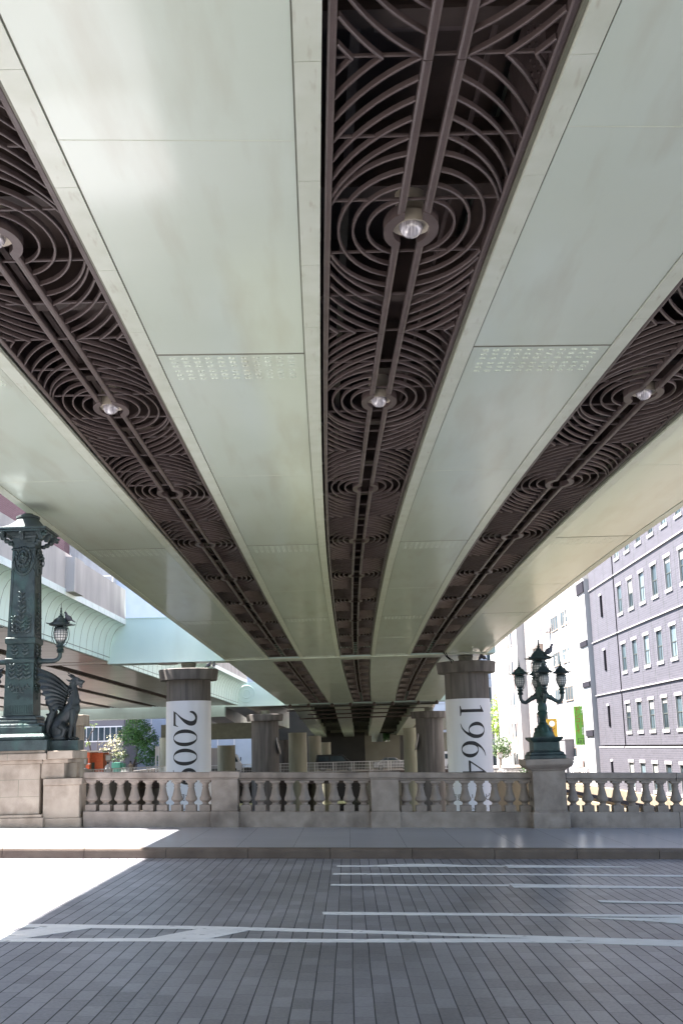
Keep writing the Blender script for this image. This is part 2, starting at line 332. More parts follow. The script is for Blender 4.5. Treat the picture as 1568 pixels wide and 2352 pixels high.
# painted road markings, thin sheets lying on the road
def mark(pts, dz=-.146):
    p = [onRoad(*q, dz) for q in pts]; b = MB(); n = len(p)
    b.add([tuple(q) for q in p] + [(q.x, q.y, q.z-.003) for q in p], [tuple(range(n)), tuple(range(n, 2*n))[::-1]] + [(i, (i+1) % n, n+(i+1) % n, n+i) for i in range(n)])
    return b
def cv7(x, y): return (x/1.2544*.6272, (3000+y/1.2544)*.6272)
def cv6(x, y): return ((1250+x/1.2544)*.6272, (3050+y/1.2544)*.6272)
marks = [
 [cv7(-300,478), cv7(190,481), cv7(900,490), cv6(0,444), cv6(700,466), cv6(1800,500), cv6(1800,512), cv6(700,477), cv6(0,457), cv7(900,503), cv7(190,497), cv7(-300,491)],
 [cv7(-300,547), cv7(700,546), cv6(0,487), cv6(800,484), cv6(1120,484), cv6(1800,513), cv6(1800,528), cv6(1120,506), cv6(800,501), cv6(0,501), cv7(700,560), cv7(-300,563)],
 [cv7(190,497.5), cv7(420,499), cv7(120,545.5), cv7(-140,546.5), cv7(-60,532)],
 [cv7(910,503.5), cv7(1140,510), cv7(970,545.5), cv7(690,545.5)],
 [cv7(1480,425), cv6(700,368), cv6(1800,379), cv6(1800,388), cv6(700,379), cv7(1484,437)],
 [cv6(1060,386), cv6(1400,392), cv6(1568,387.5), cv6(1800,389), cv6(1800,428), cv6(1568,418), cv6(1400,405)],
 [cv7(1520,297), cv6(770,237), cv6(770,243), cv7(1518,304)],
 [cv6(770,233), cv6(1568,248), cv6(1800,252), cv6(1800,259), cv6(1568,254), cv6(790,250)],
 [cv7(1530,247), cv6(800,187), cv6(1800,195), cv6(1800,203), cv6(800,193), cv7(1528,253.5)],
 [cv7(1548,211.5), cv6(100,149), cv6(300,142), cv6(450,142), cv6(600,149), cv6(750,150), cv6(750,154.5), cv6(440,155), cv6(120,155.5), cv7(1546,217)],
 [cv6(748,146), cv6(1100,151), cv6(1370,155.5), cv6(1370,158), cv6(765,159)],
 [cv6(1172,309), cv6(1568,318), cv6(1800,324), cv6(1800,332), cv6(1568,326), cv6(1188,318)],
]
b = MB()
for k, q in enumerate(marks):
    mb = mark(q, -.1465+.0004*k); b.add(mb.v, mb.f)
struct('road_markings', b, M['line'])

# ------------------------------------------------------------------ the elevated expressway overhead
def wn(u): return float(np.interp(u, [-6.85, -3.5, .41, 4.3, 7.7], [0, 0, 1, 1.8, 1.8]))
def vx(u, y):
    near = 0
    if y < 35: near = .39*((35-max(y, 6))/24.)**2 + (max(0, 6-y))*.04
    far = 2.06e-4*(max(y, 35)-35)**2
    return u + near*wn(u) + far
def vz(y): return 6.75 - .3*((max(y, 20)-20)/45.)**2 if y < 108 else 6.75-.3*(88/45.)**2 - .040*(y-108)
GIR = [(-6.85, -4.40, 'left edge girder'), (-2.68, -.45, 'girder left of the middle grille'), (1.27, 3.42, 'girder right of the middle grille'), (5.28, 7.68, 'right edge girder')]
GRL = [(-4.40, -2.68), (-.45, 1.27), (3.42, 5.28)]
RING0, PITCHR = 10.94, 5.97
Y0V, Y1V, Y2V, Y3V = -26.0, 62.9, 107.2, 230.0
skw = lambda y: .05*max(0, (34-y)/22.) if y < 34 else -.012
EW = empty('elevated_expressway', 'wide pale green elevated road overhead, its underside of flat girders and brown ring-patterned grilles', 'elevated road')
joints = [-15.5, -.8, 14.35, 28.9, 45.2]
SEGS1 = [Y0V]+joints+[Y1V]
for gi, (u0, u1, lb) in enumerate(GIR):
    b = MB(); g2 = MB(); bl = MB(); seam_mb = MB(); strips = []
    for a, c in zip(SEGS1[:-1], SEGS1[1:]):
        b.sweep(u0+.205, u1-.205, 0, .03, a+.028, c, vx, vz, 1.5, skw)
    b.sweep(u0+.19, u1-.19, .0305, 1.9, Y0V, Y1V, vx, vz, 2)
    for (a, c) in ((u0, u0+.19), (u1-.19, u1)):
        y = Y0V; k = 0
        while y < Y1V-.1:
            y2 = min(Y1V, y+1.88); g2.sweep(a, c, -.012, .05, y+.008, y2, vx, vz, 1.9); y = y2
        strips.append(g2); g2 = MB()
    b.sweep(u0+.14, u1-.14, .0505, .3, Y0V, Y1V, vx, vz, 2)
    g = b.build('girder', M['paint'], EW, smooth=25); g['label'] = lb
    for g2 in strips: g2.build('edge_strip', M['paint_edge'], g)
    for j in joints+[Y1V-.9, -99]:
        if j < 5: continue
        wd = u1-u0-.6; ncol = 22; bs_ = .9 if j < 20 else .42
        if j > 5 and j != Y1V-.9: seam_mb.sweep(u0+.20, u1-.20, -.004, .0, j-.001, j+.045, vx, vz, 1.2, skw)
        for i in range(ncol):
            if i % 2 == 1 and False: continue
            uu = u0+.3+wd*(i+.5)/ncol + (.02 if i % 2 == 0 else -.012)
            for r in range(6):
                yy = j+.16+r*.16 + (.05 if r > 2 else 0)
                if yy > Y1V: continue
                X = vx(uu, yy); yk = yy+skw(yy)*(uu-u0-.2)
                bl.lathe([(.026*bs_, -.004), (.025*bs_, -.004-.012*bs_), (.011*bs_, -.004-.019*bs_)], (X, yk, vz(yy)), 8)
        if j == -99: continue
        pl = (u0+.28, u1-.28)
        bl.sweep(pl[0], pl[1], -.004, .002, j+.05, j+1.12, vx, vz, 1.2, skw)
        bl.build('bolted_splice', M['bolt'], g); bl = MB()
    for yw in (8.9, 21.3, 37.5, 53.6): bl.sweep(u0+.21, u1-.21, -.0035, -.0005, yw, yw+.012, vx, vz, 1, skw)
    bl.build('weld_seam', M['paint_edge'], g)
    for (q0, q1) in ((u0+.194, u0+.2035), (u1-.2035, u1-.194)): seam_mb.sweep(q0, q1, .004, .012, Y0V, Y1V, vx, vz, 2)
    seam_mb.build('joint_shade_strip', M['olive'], g)  # dark strips added to stand for shadow and dirt in the seams
    # second span
    b = MB(); ys = [Y1V+1.6, 73.5, 82.5, 91.5, 100, Y2V]
    for a, c in zip(ys[:-1], ys[1:]): b.sweep(u0+.02, u1-.02, 0, .03, a+.05, c, vx, vz, 3)
    b.sweep(u0, u1, .0305, 1.9, ys[0], Y2V, vx, vz, 3)
    b.build('girder', M['paint'], EW, smooth=25)
    # third span, narrower girders without grilles
    b = MB(); uc = (u0+u1)/2
    b.sweep(uc-.75, uc+.75, 0, 1.6, Y2V+1.4, Y3V, lambda u, y: vx(u, 108)+.006*(y-108)+.00045*(y-108)**2*(.2 if gi < 2 else 0), vz, 4)
    b.build('girder', M['paint'], EW, smooth=25)
# inner webs and dark ceiling above the grilles
for (u0, u1) in GRL:
    b = MB()
    b.sweep(u0-.02, u1+.02, 1.55, 1.62, Y0V, Y2V, vx, vz, 3)
    b.sweep(u0+.142, u0+.16, .06, 1.55, Y0V, Y2V, vx, vz, 3) if False else None
    b.sweep(u0-.135, u0-.12, .302, 1.55, Y0V, Y2V, vx, vz, 3)
    b.sweep(u1+.12, u1+.135, .302, 1.55, Y0V, Y2V, vx, vz, 3)
    y = Y0V+1.5; k = 0
    while y < Y2V-2:
        if not (Y1V-.4 < y < Y1V+2):
            b.sweep(u0-.118, u1+.118, .75, 1.55, y, y+.03, vx, vz, 1)         # cross frame plate
            b.sweep(u0-.118, u1+.118, .70, .74, y-.11, y+.14, vx, vz, 1)
            b.sweep(u0-.118, u0-.02, .30, .74, y, y+.03, vx, vz, 1)
        y += 2.985
    b.build('grille_box', M['darkbrown'], EW)
    b = MB()
    for k in range(-2, 9):
        yy = RING0+k*PITCHR
        b.sweep(u1+.0, u1+.117, .45, 1.3, yy-2.4, yy-.9, vx, vz, 1)
        if k % 2 == 0: b.sweep(u0+.45, u1-.45, 1.05, 1.54, yy-2.1, yy-1.9, vx, vz, 1)
        for r in range(5):
            for q in range(4):
                yq = yy-2.2+q*.12; zq = vz(yq)+.5+r*.14
                X = vx(u1, yq)
                b.lathe([(.02, 0), (.018, .02)], (0, 0, 0), 6, T=Matrix.Translation((X+.0, yq, zq)) @ Matrix.Rotation(-PI/2, 4, 'Y'))
    b.sweep(u0+.25, u0+.33, .95, 1.03, Y0V, Y2V, vx, vz, 3); b.sweep(u1-.3, u1-.26, 1.1, 1.14, Y0V, Y2V, vx, vz, 3)
    b.build('inner_bracing', M['brown'], EW)

def grille(uc, hw, y0, y1, ringY0, pitch, parent, seg=9):
    """brown steel grille: two rails, edge frame, oval rings round every disc"""
    b = MB(); Z0, H = .06, .055
    p = pitch/5; q = hw/6.05
    def P(u, y, z): return (vx(uc+u, y), y, vz(y)+z)
    def bar(pts, wd=.024, h=H, z0=Z0):
        rings = []
        for i, (u, y) in enumerate(pts):
            a = pts[max(i-1, 0)]; c = pts[min(i+1, len(pts)-1)]; dx, dy = c[0]-a[0], c[1]-a[1]; l = math.hypot(dx, dy) or 1
            nx, ny = -dy/l*wd/2, dx/l*wd/2
            rings.append([P(u+nx, y+ny, z0+.008), P(u+nx*.5, y+ny*.5, z0), P(u-nx*.5, y-ny*.5, z0), P(u-nx, y-ny, z0+.008), P(u-nx, y-ny, z0+h), P(u+nx, y+ny, z0+h)])
        b.loft(rings)
    def line(u, ya, yb, wd, h=H, z0=Z0):
        n = max(1, int((yb-ya)/1.5)); bar([(u, ya+(yb-ya)*i/n) for i in range(n+1)], wd, h, z0)
    hi = hw-.075
    ymid = y0
    line(-hw+.04, y0, y1, .062, .10, .045); line(hw-.04, y0, y1, .062, .10, .045)
    k0 = int(math.floor((y0-ringY0)/pitch))-1; k1 = int(math.ceil((y1-ringY0)/pitch))+1
    xr = 1.1*q
    for k in range(k0, k1+1):
        yc = ringY0+k*pitch
        if yc+pitch/2 < y0 or yc-pitch/2 > y1: continue
        cl = lambda y: min(max(y, y0), y1)
        # rails broken at the disc
        dz = p*.30
        for sx in (-1, 1):
            for (a, c) in ((yc-pitch/2+.006, yc-dz+.03), (yc+dz-.03, yc+pitch/2-.006)):
                a2, c2 = cl(a), cl(c)
                if c2-a2 > .05: bar([(sx*.87*q, a2), (sx*.87*q, (a2+c2)/2), (sx*.87*q, c2)], .068, .075, .04)
        for jj in (-2.5, -1.5, -.5, .5, 1.5):
            y = yc+jj*p
            if y0 < y < y1: bar([(-hi, y), (0, y), (hi, y)], .022, .03, .085)
        # disc: a deep round collar with a gap between the rails
        if y0 < yc < y1:
            for sx in (-1, 1):
                ro, ri = 1.9*q, 1.25*q; ez = p*.36/(2*q)
                a0 = math.acos(.62*q/ro)
                n = 14; outer, inner = [], []
                for i in range(n+1):
                    t = -a0+2*a0*i/n
                    outer.append((sx*ro*math.cos(t), yc+ro*ez*math.sin(t)*1.12))
                    ti = -math.acos(min(1, .62*q/ri))*(1-2*i/n)
                    inner.append((sx*ri*math.cos(ti), yc+ri*ez*math.sin(ti)*1.12))
                rings = [[P(*o, .035), P(*i2, .035), P(*i2, .15), P(*o, .15)] for o, i2 in zip(outer, inner)]
                b.loft(rings)
        for r in range(1, 13):
            zr = p*.5+(r-1)*p*.25
            X = (2+r)*q if r <= 4 else 6*q+.49*q*(r-4)
            if r == 4: X = 5.95*q
            dd = 0.0
            if r > 4:
                dd = 3.2*q; zf = p*(.62+.285*(r-5)); a1, a2 = (xr+dd)**2, (hi+dd)**2
                A_ = (1-zf*zf/(zr*zr))/(a2-a1*zf*zf/(zr*zr)); B_ = (1-a1*A_)/(zr*zr); X = 1/math.sqrt(A_); bz = 1/math.sqrt(B_)
            else: bz = zr/math.sqrt(1-(xr/X)**2)
            for sx in (-1, 1):
                for sy in (-1, 1):
                    t0 = math.asin(min(1, (xr+dd)/X)); t1 = PI/2
                    if X > hi+dd: t1 = math.asin((hi+dd)/X)
                    # chevron limit |z| <= pitch/2
                    if bz > pitch/2: t0 = max(t0, math.acos(min(1, (pitch/2)/bz)))
                    if t0 >= t1-.01: continue
                    pts = [(sx*(X*math.sin(t0+(t1-t0)*i/seg)-dd), yc+sy*bz*math.cos(t0+(t1-t0)*i/seg)) for i in range(seg+1)]
                    pts = [q_ for q_ in pts if y0 <= q_[1] <= y1]
                    if len(pts) > 1: bar(pts)
    for y in (y0, y1): bar([(-hw+.05, y), (0, y), (hw-.05, y)], .05, .08, .05)
    return b.build('grille', M['brown'], parent)

def floodlight(parent, uc, yc):
    X, z = vx(uc, yc), vz(yc)
    b = MB(); prof = [(.0, -.135), (.06, -.125), (.10, -.09), (.125, -.04), (.13, .03), (.115, .09), (.07, .12)]
    b.lathe(prof, (X, yc-.0, z+.105), 20)
    l = b.build('lamp_lens', M['lens'], parent, smooth=50)
    b = MB(); b.lathe([(.125, .12), (.155, .12), (.155, .42), (.05, .45), (.05, .40), (.12, .38)], (X, yc, z+.04), 18)
    b.lathe([(.165, .0), (.20, -.02), (.21, .10), (.175, .14)], (X, yc, z+.10), 18)
    b.build('lamp_housing', M['lampin'], parent, smooth=40)
for gi, (u0, u1) in enumerate(GRL):
    uc, hw = (u0+u1)/2, (u1-u0)/2-.03
    g = grille(uc, hw, -14, Y1V-.25, RING0, PITCHR, EW)
    for yc in (RING0, RING0+PITCHR): floodlight(g, uc, yc)
    g = grille(uc, hw, Y1V+1.75, Y2V-.3, 70.1, 5.6, EW, 6)
    b = MB(); b.sweep(u1-.035, u1-.004, .02, .28, Y0V, Y1V, vx, vz, 2); b.build('inner_web', M['olive'], EW)

# cross beams, deck, parapets
XB0, XB1 = -13.15, 8.35
b = MB(); zb = vz(63.6)
b.box(XB0, 8.3, Y1V+.02, Y1V+1.55, zb+.001, zb+2.42)
b.box(XB0-.02, XB1, Y1V-.03, Y1V+1.6, zb+2.421, zb+2.47)
b.box(XB0, vx(-6.85, 63), Y1V+.0, Y1V+1.57, zb-.05, zb)
b.build('crossbeam', M['mint'], EW)
b = MB(); b.box(vx(-6.85, 63)+.01, vx(7.68, 63), Y1V+.02, Y1V+1.55, zb-.05, zb+.0); b.build('crossbeam_soffit', M['paint'], EW)
b = MB(); b.lathe([(.55, 0), (.55, .05), (.45, .06)], (0, 0, 0), 24, T=Matrix.Translation((-9.9, Y1V+.8, zb-.11)))
b.build('drain_box', M['soff'], EW)
z2 = vz(107.8)
b = MB(); b.box(-11.4, 9.6, Y2V+.02, Y2V+1.35, z2-.05, z2+2.2); b.build('crossbeam', M['mint'], EW)
b = MB()
for (rr, zz) in ((.78, 0), (.38, 0)):
    pts = [(-9.35+rr*math.cos(a*PI/12), Y2V-.005, z2+1.1+rr*math.sin(a*PI/12)) for a in range(25)]
    b.tube(pts, .035, 5)
b.build('round_emblem', M['mint'], EW)
b = MB(); b.sweep(-6.9, 7.73, 1.91, 2.15, Y0V, Y3V, vx, vz, 4)
b.build('deck', M['conc'], EW)
for (a, c) in ((-7.55, -7.3), (8.1, 8.35)):
    b = MB(); b.sweep(a, c, 1.7, 3.2, Y0V, Y3V, vx, vz, 4); b.sweep(min(a, -6.85) if a < 0 else 7.7, -6.91 if a < 0 else 8.09, 1.92, 2.1, Y0V, Y3V, vx, vz, 4) if a > 0 else b.sweep(-7.29, -6.91, 1.92, 2.1, Y0V, Y3V, vx, vz, 4)
    b.build('parapet', M['par'], EW)
# third span cross frames and pipes hung under the deck
b = MB()
for y in [110.5, 116, 122, 128, 135, 142, 150, 158, 168, 180, 195]:
    b = MB(); x0 = vx(-6.0, 108)+.006*(y-108); b.box(x0, x0+12.8, y, y+.35, vz(y)+.85, vz(y)+1.75); b.build('cross_frame', M['olive2'], EW)
b = MB(); b.box(-5.4, 8.6, 108.9, 109.3, vz(109)-.2, vz(109)+.0); b.build('cross_frame', M['olive2'], EW)
b = MB()
for (x0, x1, z) in ((-6, 8.2, -.55), (-4, 6, -.9), (-5, 7.5, -1.25)):
    b.tube([(x0, 112-z*6, vz(112)+z+.4), (x1, 112-z*6, vz(112)+z+.4)], .07, 6)
for k, (u, yy) in enumerate([(-6.3, 106.4), (-4.6, 106.4), (-2.4, 106.4), (-.7, 106.4), (1.5, 106.4), (3.2, 106.4), (5.6, 106.4), (7.3, 106.4)]):
    b.ell((vx(u, yy), yy, vz(yy)-.22), (.17, .15, .2), nu=8, nv=6); b.tube([(vx(u, yy), yy, vz(yy)-.1), (vx(u, yy)+.1, yy+.3, vz(yy)+.3)], .05, 5)
b.tube([(vx(-5.5, 106.5), 106.5, vz(106)-.12), (vx(8, 106.5), 106.5, vz(106)-.12)], .03, 5)
b.build('pipework', M['darkbrown'], EW)
b = MB()
for dx in (0, .12): b.tube([(5.45+dx, 62.2, 6.9), (5.35+dx, 62.1, 6.5), (5.5+dx*.5, 62.1, 6.25), (5.75+dx, 62.3, 6.05), (5.9+dx, 62.45, 5.6)], .03, 5)
b.build('cable', M['hole'], EW)

# ------------------------------------------------------------------ the second elevated road on the left
def lx(u, y): return u + float(np.interp(y, [-30, 20, 45, 62, 104, 160], [-16.5, -14.6, -13.72, -13.08, -10.35, -5.5]))
def lz(y): return float(np.interp(y, [-30, 45, 62, 104, 160], [6.9, 6.72, 6.57, 5.75, 4.6]))
LE = empty('elevated_road', 'second elevated road on the left with mint curved fascia under a stained concrete parapet', 'elevated road')
for (ya, yb) in ((-20, 62.85), (64.6, 106.8)):
    cove = [(0, 0), (0, .28), (.02, .62), (.07, 1.0), (.17, 1.38), (.33, 1.68), (.55, 1.90), (.84, 1.98)]
    n = int((yb-ya)/1.2); b = MB(); s_ = MB(); cp = MB()
    def ring(y, off=0): return [(lx(u+off, y), y, lz(y)+z) for u, z in cove]
    rings = [ring(ya+(yb-ya)*i/n)+[(lx(.6, ya+(yb-ya)*i/n), ya+(yb-ya)*i/n, lz(ya+(yb-ya)*i/n)+2.0), (lx(-.15, ya+(yb-ya)*i/n), ya+(yb-ya)*i/n, lz(ya+(yb-ya)*i/n)+1.2), (lx(-.15, ya+(yb-ya)*i/n), ya+(yb-ya)*i/n, lz(ya+(yb-ya)*i/n))] for i in range(n+1)]
    b.loft(rings); b.build('curved_fascia', M['mint'], LE, smooth=35)
    for i in range(n+1):
        y = ya+(yb-ya)*i/n
        s_.loft([[(lx(u+.004, y-.012), y-.012, lz(y)+z-.002), (lx(u+.004, y+.012), y+.012, lz(y)+z-.002), (lx(u-.01, y+.012), y+.012, lz(y)+z+.01), (lx(u-.01, y-.012), y-.012, lz(y)+z+.01)] for u, z in cove])
        if i < n: cp.sweep(.835, .90, 1.985, 2.28, y+.015, y+(yb-ya)/n-.012, lx, lz, 2)
    s_.sweep(.006, .012, .20, .225, ya, yb, lx, lz, 2)
    s_.build('panel_seams', M['seam'], LE); cp.build('coping', M['mintw'], LE)
    b = MB(); b.sweep(.55, .83, 2.0, 2.3, ya, yb, lx, lz, 3); b.sweep(.62, .86, 2.301, 3.95, ya if ya < 0 else 86, yb, lx, lz, 3)
    for q in ((51.0, 52.6), (88, 89.6)):
        if ya < q[0] < yb: b.sweep(.861, 1.28, 2.15, 3.75, q[0], q[1], lx, lz, 1)
    b.build('parapet', M['par'], LE)
    us = [-.2, -3.2, -4.1, -7.1, -8.0, -11.0, -11.9, -15, -15.9, -19, -19.9, -24]
    for k in range(0, len(us)-1, 2):
        b = MB(); y = ya
        while y < yb-.2:
            y2 = min(yb, y+4.5); b.sweep(us[k+1], us[k], 0, .03, y+.05, y2, lx, lz, 2.3); y = y2
        b.sweep(us[k+1]+.02, us[k]-.02, .031, 1.5, ya, yb, lx, lz, 4); b.build('girder', M['soff'], LE)
    for k in range(1, len(us)-1, 2):
        b = MB(); y = ya
        b.sweep(us[k+1], us[k], .5, .55, ya, yb, lx, lz, 4)
        while y < yb: b.sweep(us[k+1]+.02, us[k]-.02, .06, .12, y, y+.06, lx, lz, 1); y += .45
        b.sweep(us[k+1]+.3, us[k+1]+.36, .04, .12, ya, yb, lx, lz, 3); b.sweep(us[k]-.36, us[k]-.3, .04, .12, ya, yb, lx, lz, 3)
        b.build('grille', M['darkbrown'], LE)
    b = MB(); b.sweep(-24.2, .54, 1.95, 2.2, ya, yb, lx, lz, 4); b.build('deck', M['conc'], LE)
b = MB(); b.box(-38, XB0-.01, Y1V+.1, Y1V+1.5, lz(63)-.02, lz(63)+1.5); b.build('crossbeam', M['soff'], LE)
b = MB(); b.box(-33, -11.45, Y2V+.1, Y2V+1.6, lz(107)-1.0, lz(107)+.2); b.build('crossbeam', M['mint'], LE)
# far span of the left road, then its pier with bracket
b = MB()
for (u0, u1) in ((-1.6, .2), (-5.6, -3.6), (-9.5, -7.5)):
    b.loft([[(lx(u0, y), y, lz(y)-dz), (lx(u1, y), y, lz(y)-dz), (lx(u1, y), y, lz(y)+1.3), (lx(u0, y), y, lz(y)+1.3)] for y, dz in ((108.7, 0), (116, .25), (126, .9), (140, 1.0))])
b.build('girder', M['soff'], LE)
b = MB(); b.box(-26, 0, 108.9, 150, 6.6, 6.9); b.build('deck', M['conc'], LE)
p = onY(383, 1690, 118)
b = MB(); b.box(-18.9, -9.35, 117, 118.6, 2.7, 4.3); b.box(-19.0, -17.8, 116.9, 117.9, 2.2, 2.69); b.build('pier_bracket', M['olive'], LE)

# ------------------------------------------------------------------ piers
def pier(cx, cy, r, ztop, label, group, capr=1.36, m='conc', zb=-7, flutes=24, caph=.62, bear=True, emblem=None):
    e = empty('bridge_pier', label, 'pier', (cx, cy, zb), group)
    b = MB(); N = 96; prof = []
    def ringp(rr, z): return [((rr-(.015 if j % 4 == 0 else 0))*math.cos(2*PI*j/N), (rr-(.015 if j % 4 == 0 else 0))*math.sin(2*PI*j/N), z) for j in range(N)]
    b.loft([ringp(r, 0), ringp(r, ztop-zb-caph)]); b.build('shaft', M[m], e, smooth=50)
    if caph > .1:
        b = MB(); h = ztop-zb
        b.lathe([(r*.98, h-caph+.001), (r*1.27, h-caph+.002), (r*1.30, h-caph+.03), (r*capr, h-.03), (r*capr-.05, h), (r*.3, h)], n=64)
        b.build('capital', M[m], e, smooth=35)
    if bear:
        b = MB(); h = ztop-zb; b.lathe([(r*.36, h+.001), (r*.36, h+.05), (r*.32, h+.06), (r*.32, h+.22), (r*.345, h+.24), (r*.345, h+.36), (r*.34, h+.37), (r*.1, h+.38)], n=32); b.build('bearing', M['olive'], e, smooth=35)
    if emblem:
        b = MB(); b.lathe([(.2, 0), (.78, 0), (.84, .06), (.84, .10), (.74, .12), (.2, .06)], (0, 0, 0), 32, T=Matrix.Translation((emblem*r*.93, -.25, 1.9-zb)) @ Matrix.Rotation(emblem*R_(78), 4, 'Y'))
        b.build('round_plaque', M['par'], e, smooth=40)
    return e
zc = onY(433, 1531, 63.7).z
pL = onY(433, 1620, 63.6); pR = onY(1074, 1620, 63.6)
PRAD = 1.22
pier(pL.x, 63.7, PRAD, 6.03, 'front left round concrete pier wrapped in the 2009 banner', 'round piers of the elevated road')
pier(pR.x, 63.7, PRAD, 6.03, 'front right round concrete pier wrapped in the 1964 banner', 'round piers of the elevated road')
q1 = onY(609, 1700, 108); q2 = onY(987, 1700, 108)
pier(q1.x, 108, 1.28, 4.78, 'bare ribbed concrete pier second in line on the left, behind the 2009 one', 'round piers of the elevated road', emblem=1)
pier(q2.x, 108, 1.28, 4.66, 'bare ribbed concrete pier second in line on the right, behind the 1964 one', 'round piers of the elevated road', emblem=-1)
for (px, py, D, r, lb) in ((683, 1683, 123, .98, 'pale yellowish pier with capless top just right of the left bare pier'),
                           (944, 1672, 123, .9, 'pale yellow pier half hidden behind the right bare pier'),
                           (866-120, 1705, 150, .75, 'small far pier in the dark behind the railing'),
                           (722-0, 1690, 140, .8, 'narrow far pier in the dark between two pale ones'),
                           (373+20, 1694, 117, 1.15, 'pale pier left of the 2009 banner under the bracket beam'),
                           (520, 1712, 124, .95, 'short pale pier behind the white truck')):
    p = onY(px, py, D); pier(p.x, D, r, p.z, lb, 'pale far piers', m='pier2', caph=0, bear=False)

# banners with vertical numbers
def stroke(pts, ws, n=None):
    L, Rr = [], []
    P_ = [Vector((a, c)) for a, c in pts]
    for i, p in enumerate(P_):
        d = (P_[min(i+1, len(P_)-1)]-P_[max(i-1, 0)]).normalized(); nn = Vector((-d.y, d.x))*ws[i]/2
        L.append(p+nn); Rr.append(p-nn)
    return [tuple(q) for q in L+Rr[::-1]]
def spl(ctrl, n=10):                        # Catmull-Rom through (x, y, width)
    out = []
    c = [ctrl[0]]+list(ctrl)+[ctrl[-1]]
    for i in range(1, len(c)-2):
        for k in range(n):
            t = k/n; a, b_, d, e = [np.array(c[i+j], float) for j in (-1, 0, 1, 2)]
            out.append(.5*((2*b_)+(-a+d)*t+(2*a-5*b_+4*d-e)*t*t+(-a+3*b_-3*d+e)*t**3))
    out.append(np.array(ctrl[-1], float)); return stroke([(o[0], o[1]) for o in out], [max(.004, o[2]) for o in out])
def ellp(cx, cy, rx, ry, n=48): return [(cx+rx*math.cos(2*PI*i/n), cy+ry*math.sin(2*PI*i/n)) for i in range(n)]
def rot180(poly, cx, cy): return [(2*cx-x, 2*cy-y) for x, y in poly]
G0 = [[ellp(.34, .5, .33, .505), ellp(.34, .5, .19, .475)]]
G2 = [[spl([(.07, .70, .05), (.10, .83, .10), (.22, .94, .10), (.36, .955, .09), (.50, .87, .17), (.53, .72, .18), (.46, .55, .15), (.33, .37, .08), (.16, .18, .045), (.07, .07, .03)])],
      [[(.03, 0), (.60, 0), (.66, .22), (.635, .22), (.585, .125), (.52, .105), (.12, .105), (.03, .03)]]]
G9 = [[ellp(.34, .66, .32, .345), ellp(.34, .66, .18, .315)],
      [spl([(.59, .66, .14), (.575, .50, .145), (.51, .34, .115), (.40, .18, .07), (.25, .06, .045), (.08, .0, .02)])]]
G6 = [[rot180(l, .34, .5) for l in g] for g in G9]
G1 = [[[(.27, .06), (.39, .06), (.39, 1.0), (.36, 1.0), (.12, .86), (.12, .84), (.27, .87)]], [[(.13, 0), (.53, 0), (.53, .03), (.39, .07), (.27, .07), (.13, .03)]]]
G4 = [[[(.44, 0), (.55, 0), (.55, 1.0), (.50, 1.0), (.44, .9)]], [[(.02, .26), (.70, .26), (.70, .34), (.09, .34), (.02, .30)]], [spl([(.05, .30, .05), (.27, .62, .05), (.50, .97, .05)], 4)]]
def flatmesh(loops=None, text=None, size=1, font_shear=0):
    if text is None:
        cu = bpy.data.curves.new('t', 'CURVE'); cu.dimensions = '2D'; cu.fill_mode = 'BOTH'
        for lp in loops:
            sp = cu.splines.new('POLY'); sp.points.add(len(lp)-1); sp.use_cyclic_u = True
            for i, (x, y) in enumerate(lp): sp.points[i].co = (x, y, 0, 1)
    else:
        cu = bpy.data.curves.new('t', 'FONT'); cu.body = text; cu.size = size; cu.align_x = 'LEFT'; cu.resolution_u = 3
    o = bpy.data.objects.new('t', cu); COL.objects.link(o)
    dg = bpy.context.evaluated_depsgraph_get(); me = bpy.data.meshes.new_from_object(o.evaluated_get(dg))
    bm = bmesh.new(); bm.from_mesh(me)
    bpy.data.objects.remove(o); bpy.data.meshes.remove(me); bpy.data.curves.remove(cu)
    return bm
def bm_to_mb(bm, fn, mb, flip=False):
    bm.verts.ensure_lookup_table(); mb.add([fn(v.co) for v in bm.verts], [tuple(v.index for v in f.verts) for f in bm.faces]); bm.free()
def banner(cx, cy, r, ztop, glyphs, label, shift, zstart, small, zsmall, eng):
    rb = r+.018
    b = MB(); rings = []
    for z in (ztop, -6.5):
        rings.append([(cx+(rb if k == 0 else rb-.012)*math.cos(a), cy+(rb if k == 0 else rb-.012)*math.sin(a), z) for k, a in [(0, 2*PI*i/96) for i in range(96)]])
    b.loft(rings, cap=False)
    bo = b.build('banner', M['banner'], smooth=60); tag(bo, label, 'banner')
    tx = MB(); lay = [0]
    def place(bm, fn2):
        for it in range(5):
            es = [e for e in bm.edges if e.calc_length() > .12]
            if not es: break
            bmesh.ops.subdivide_edges(bm, edges=es, cuts=1); bmesh.ops.triangulate(bm, faces=bm.faces)
        lay[0] += 1; rr = rb+.004+.0012*lay[0]
        def fn(co):
            s, z = fn2(co.x, co.y); a = -PI/2 + s/rr
            return (cx+rr*math.cos(a), cy+rr*math.sin(a), z)
        bm_to_mb(bm, fn, tx)
    H = 1.36; z = zstart+.10
    for g in glyphs:
        for grp in g:
            bm = flatmesh(grp); place(bm, lambda x, y, z=z: (-(H*.5)+shift+y*H, z-x*H))
        z -= 1.02
    bm = flatmesh(text=small, size=.40); place(bm, lambda x, y: (x-len(small)*.19+shift, zsmall+y))
    bm = flatmesh(text=eng, size=.16); place(bm, lambda x, y: (x-len(eng)*.042+shift, zsmall-.5+y))
    tx.build('lettering', M['ink'], bo)
yb_ = 63.7-PRAD
zb1 = onY(433, 1609, yb_).z; zb2 = onY(1074, 1604, yb_).z
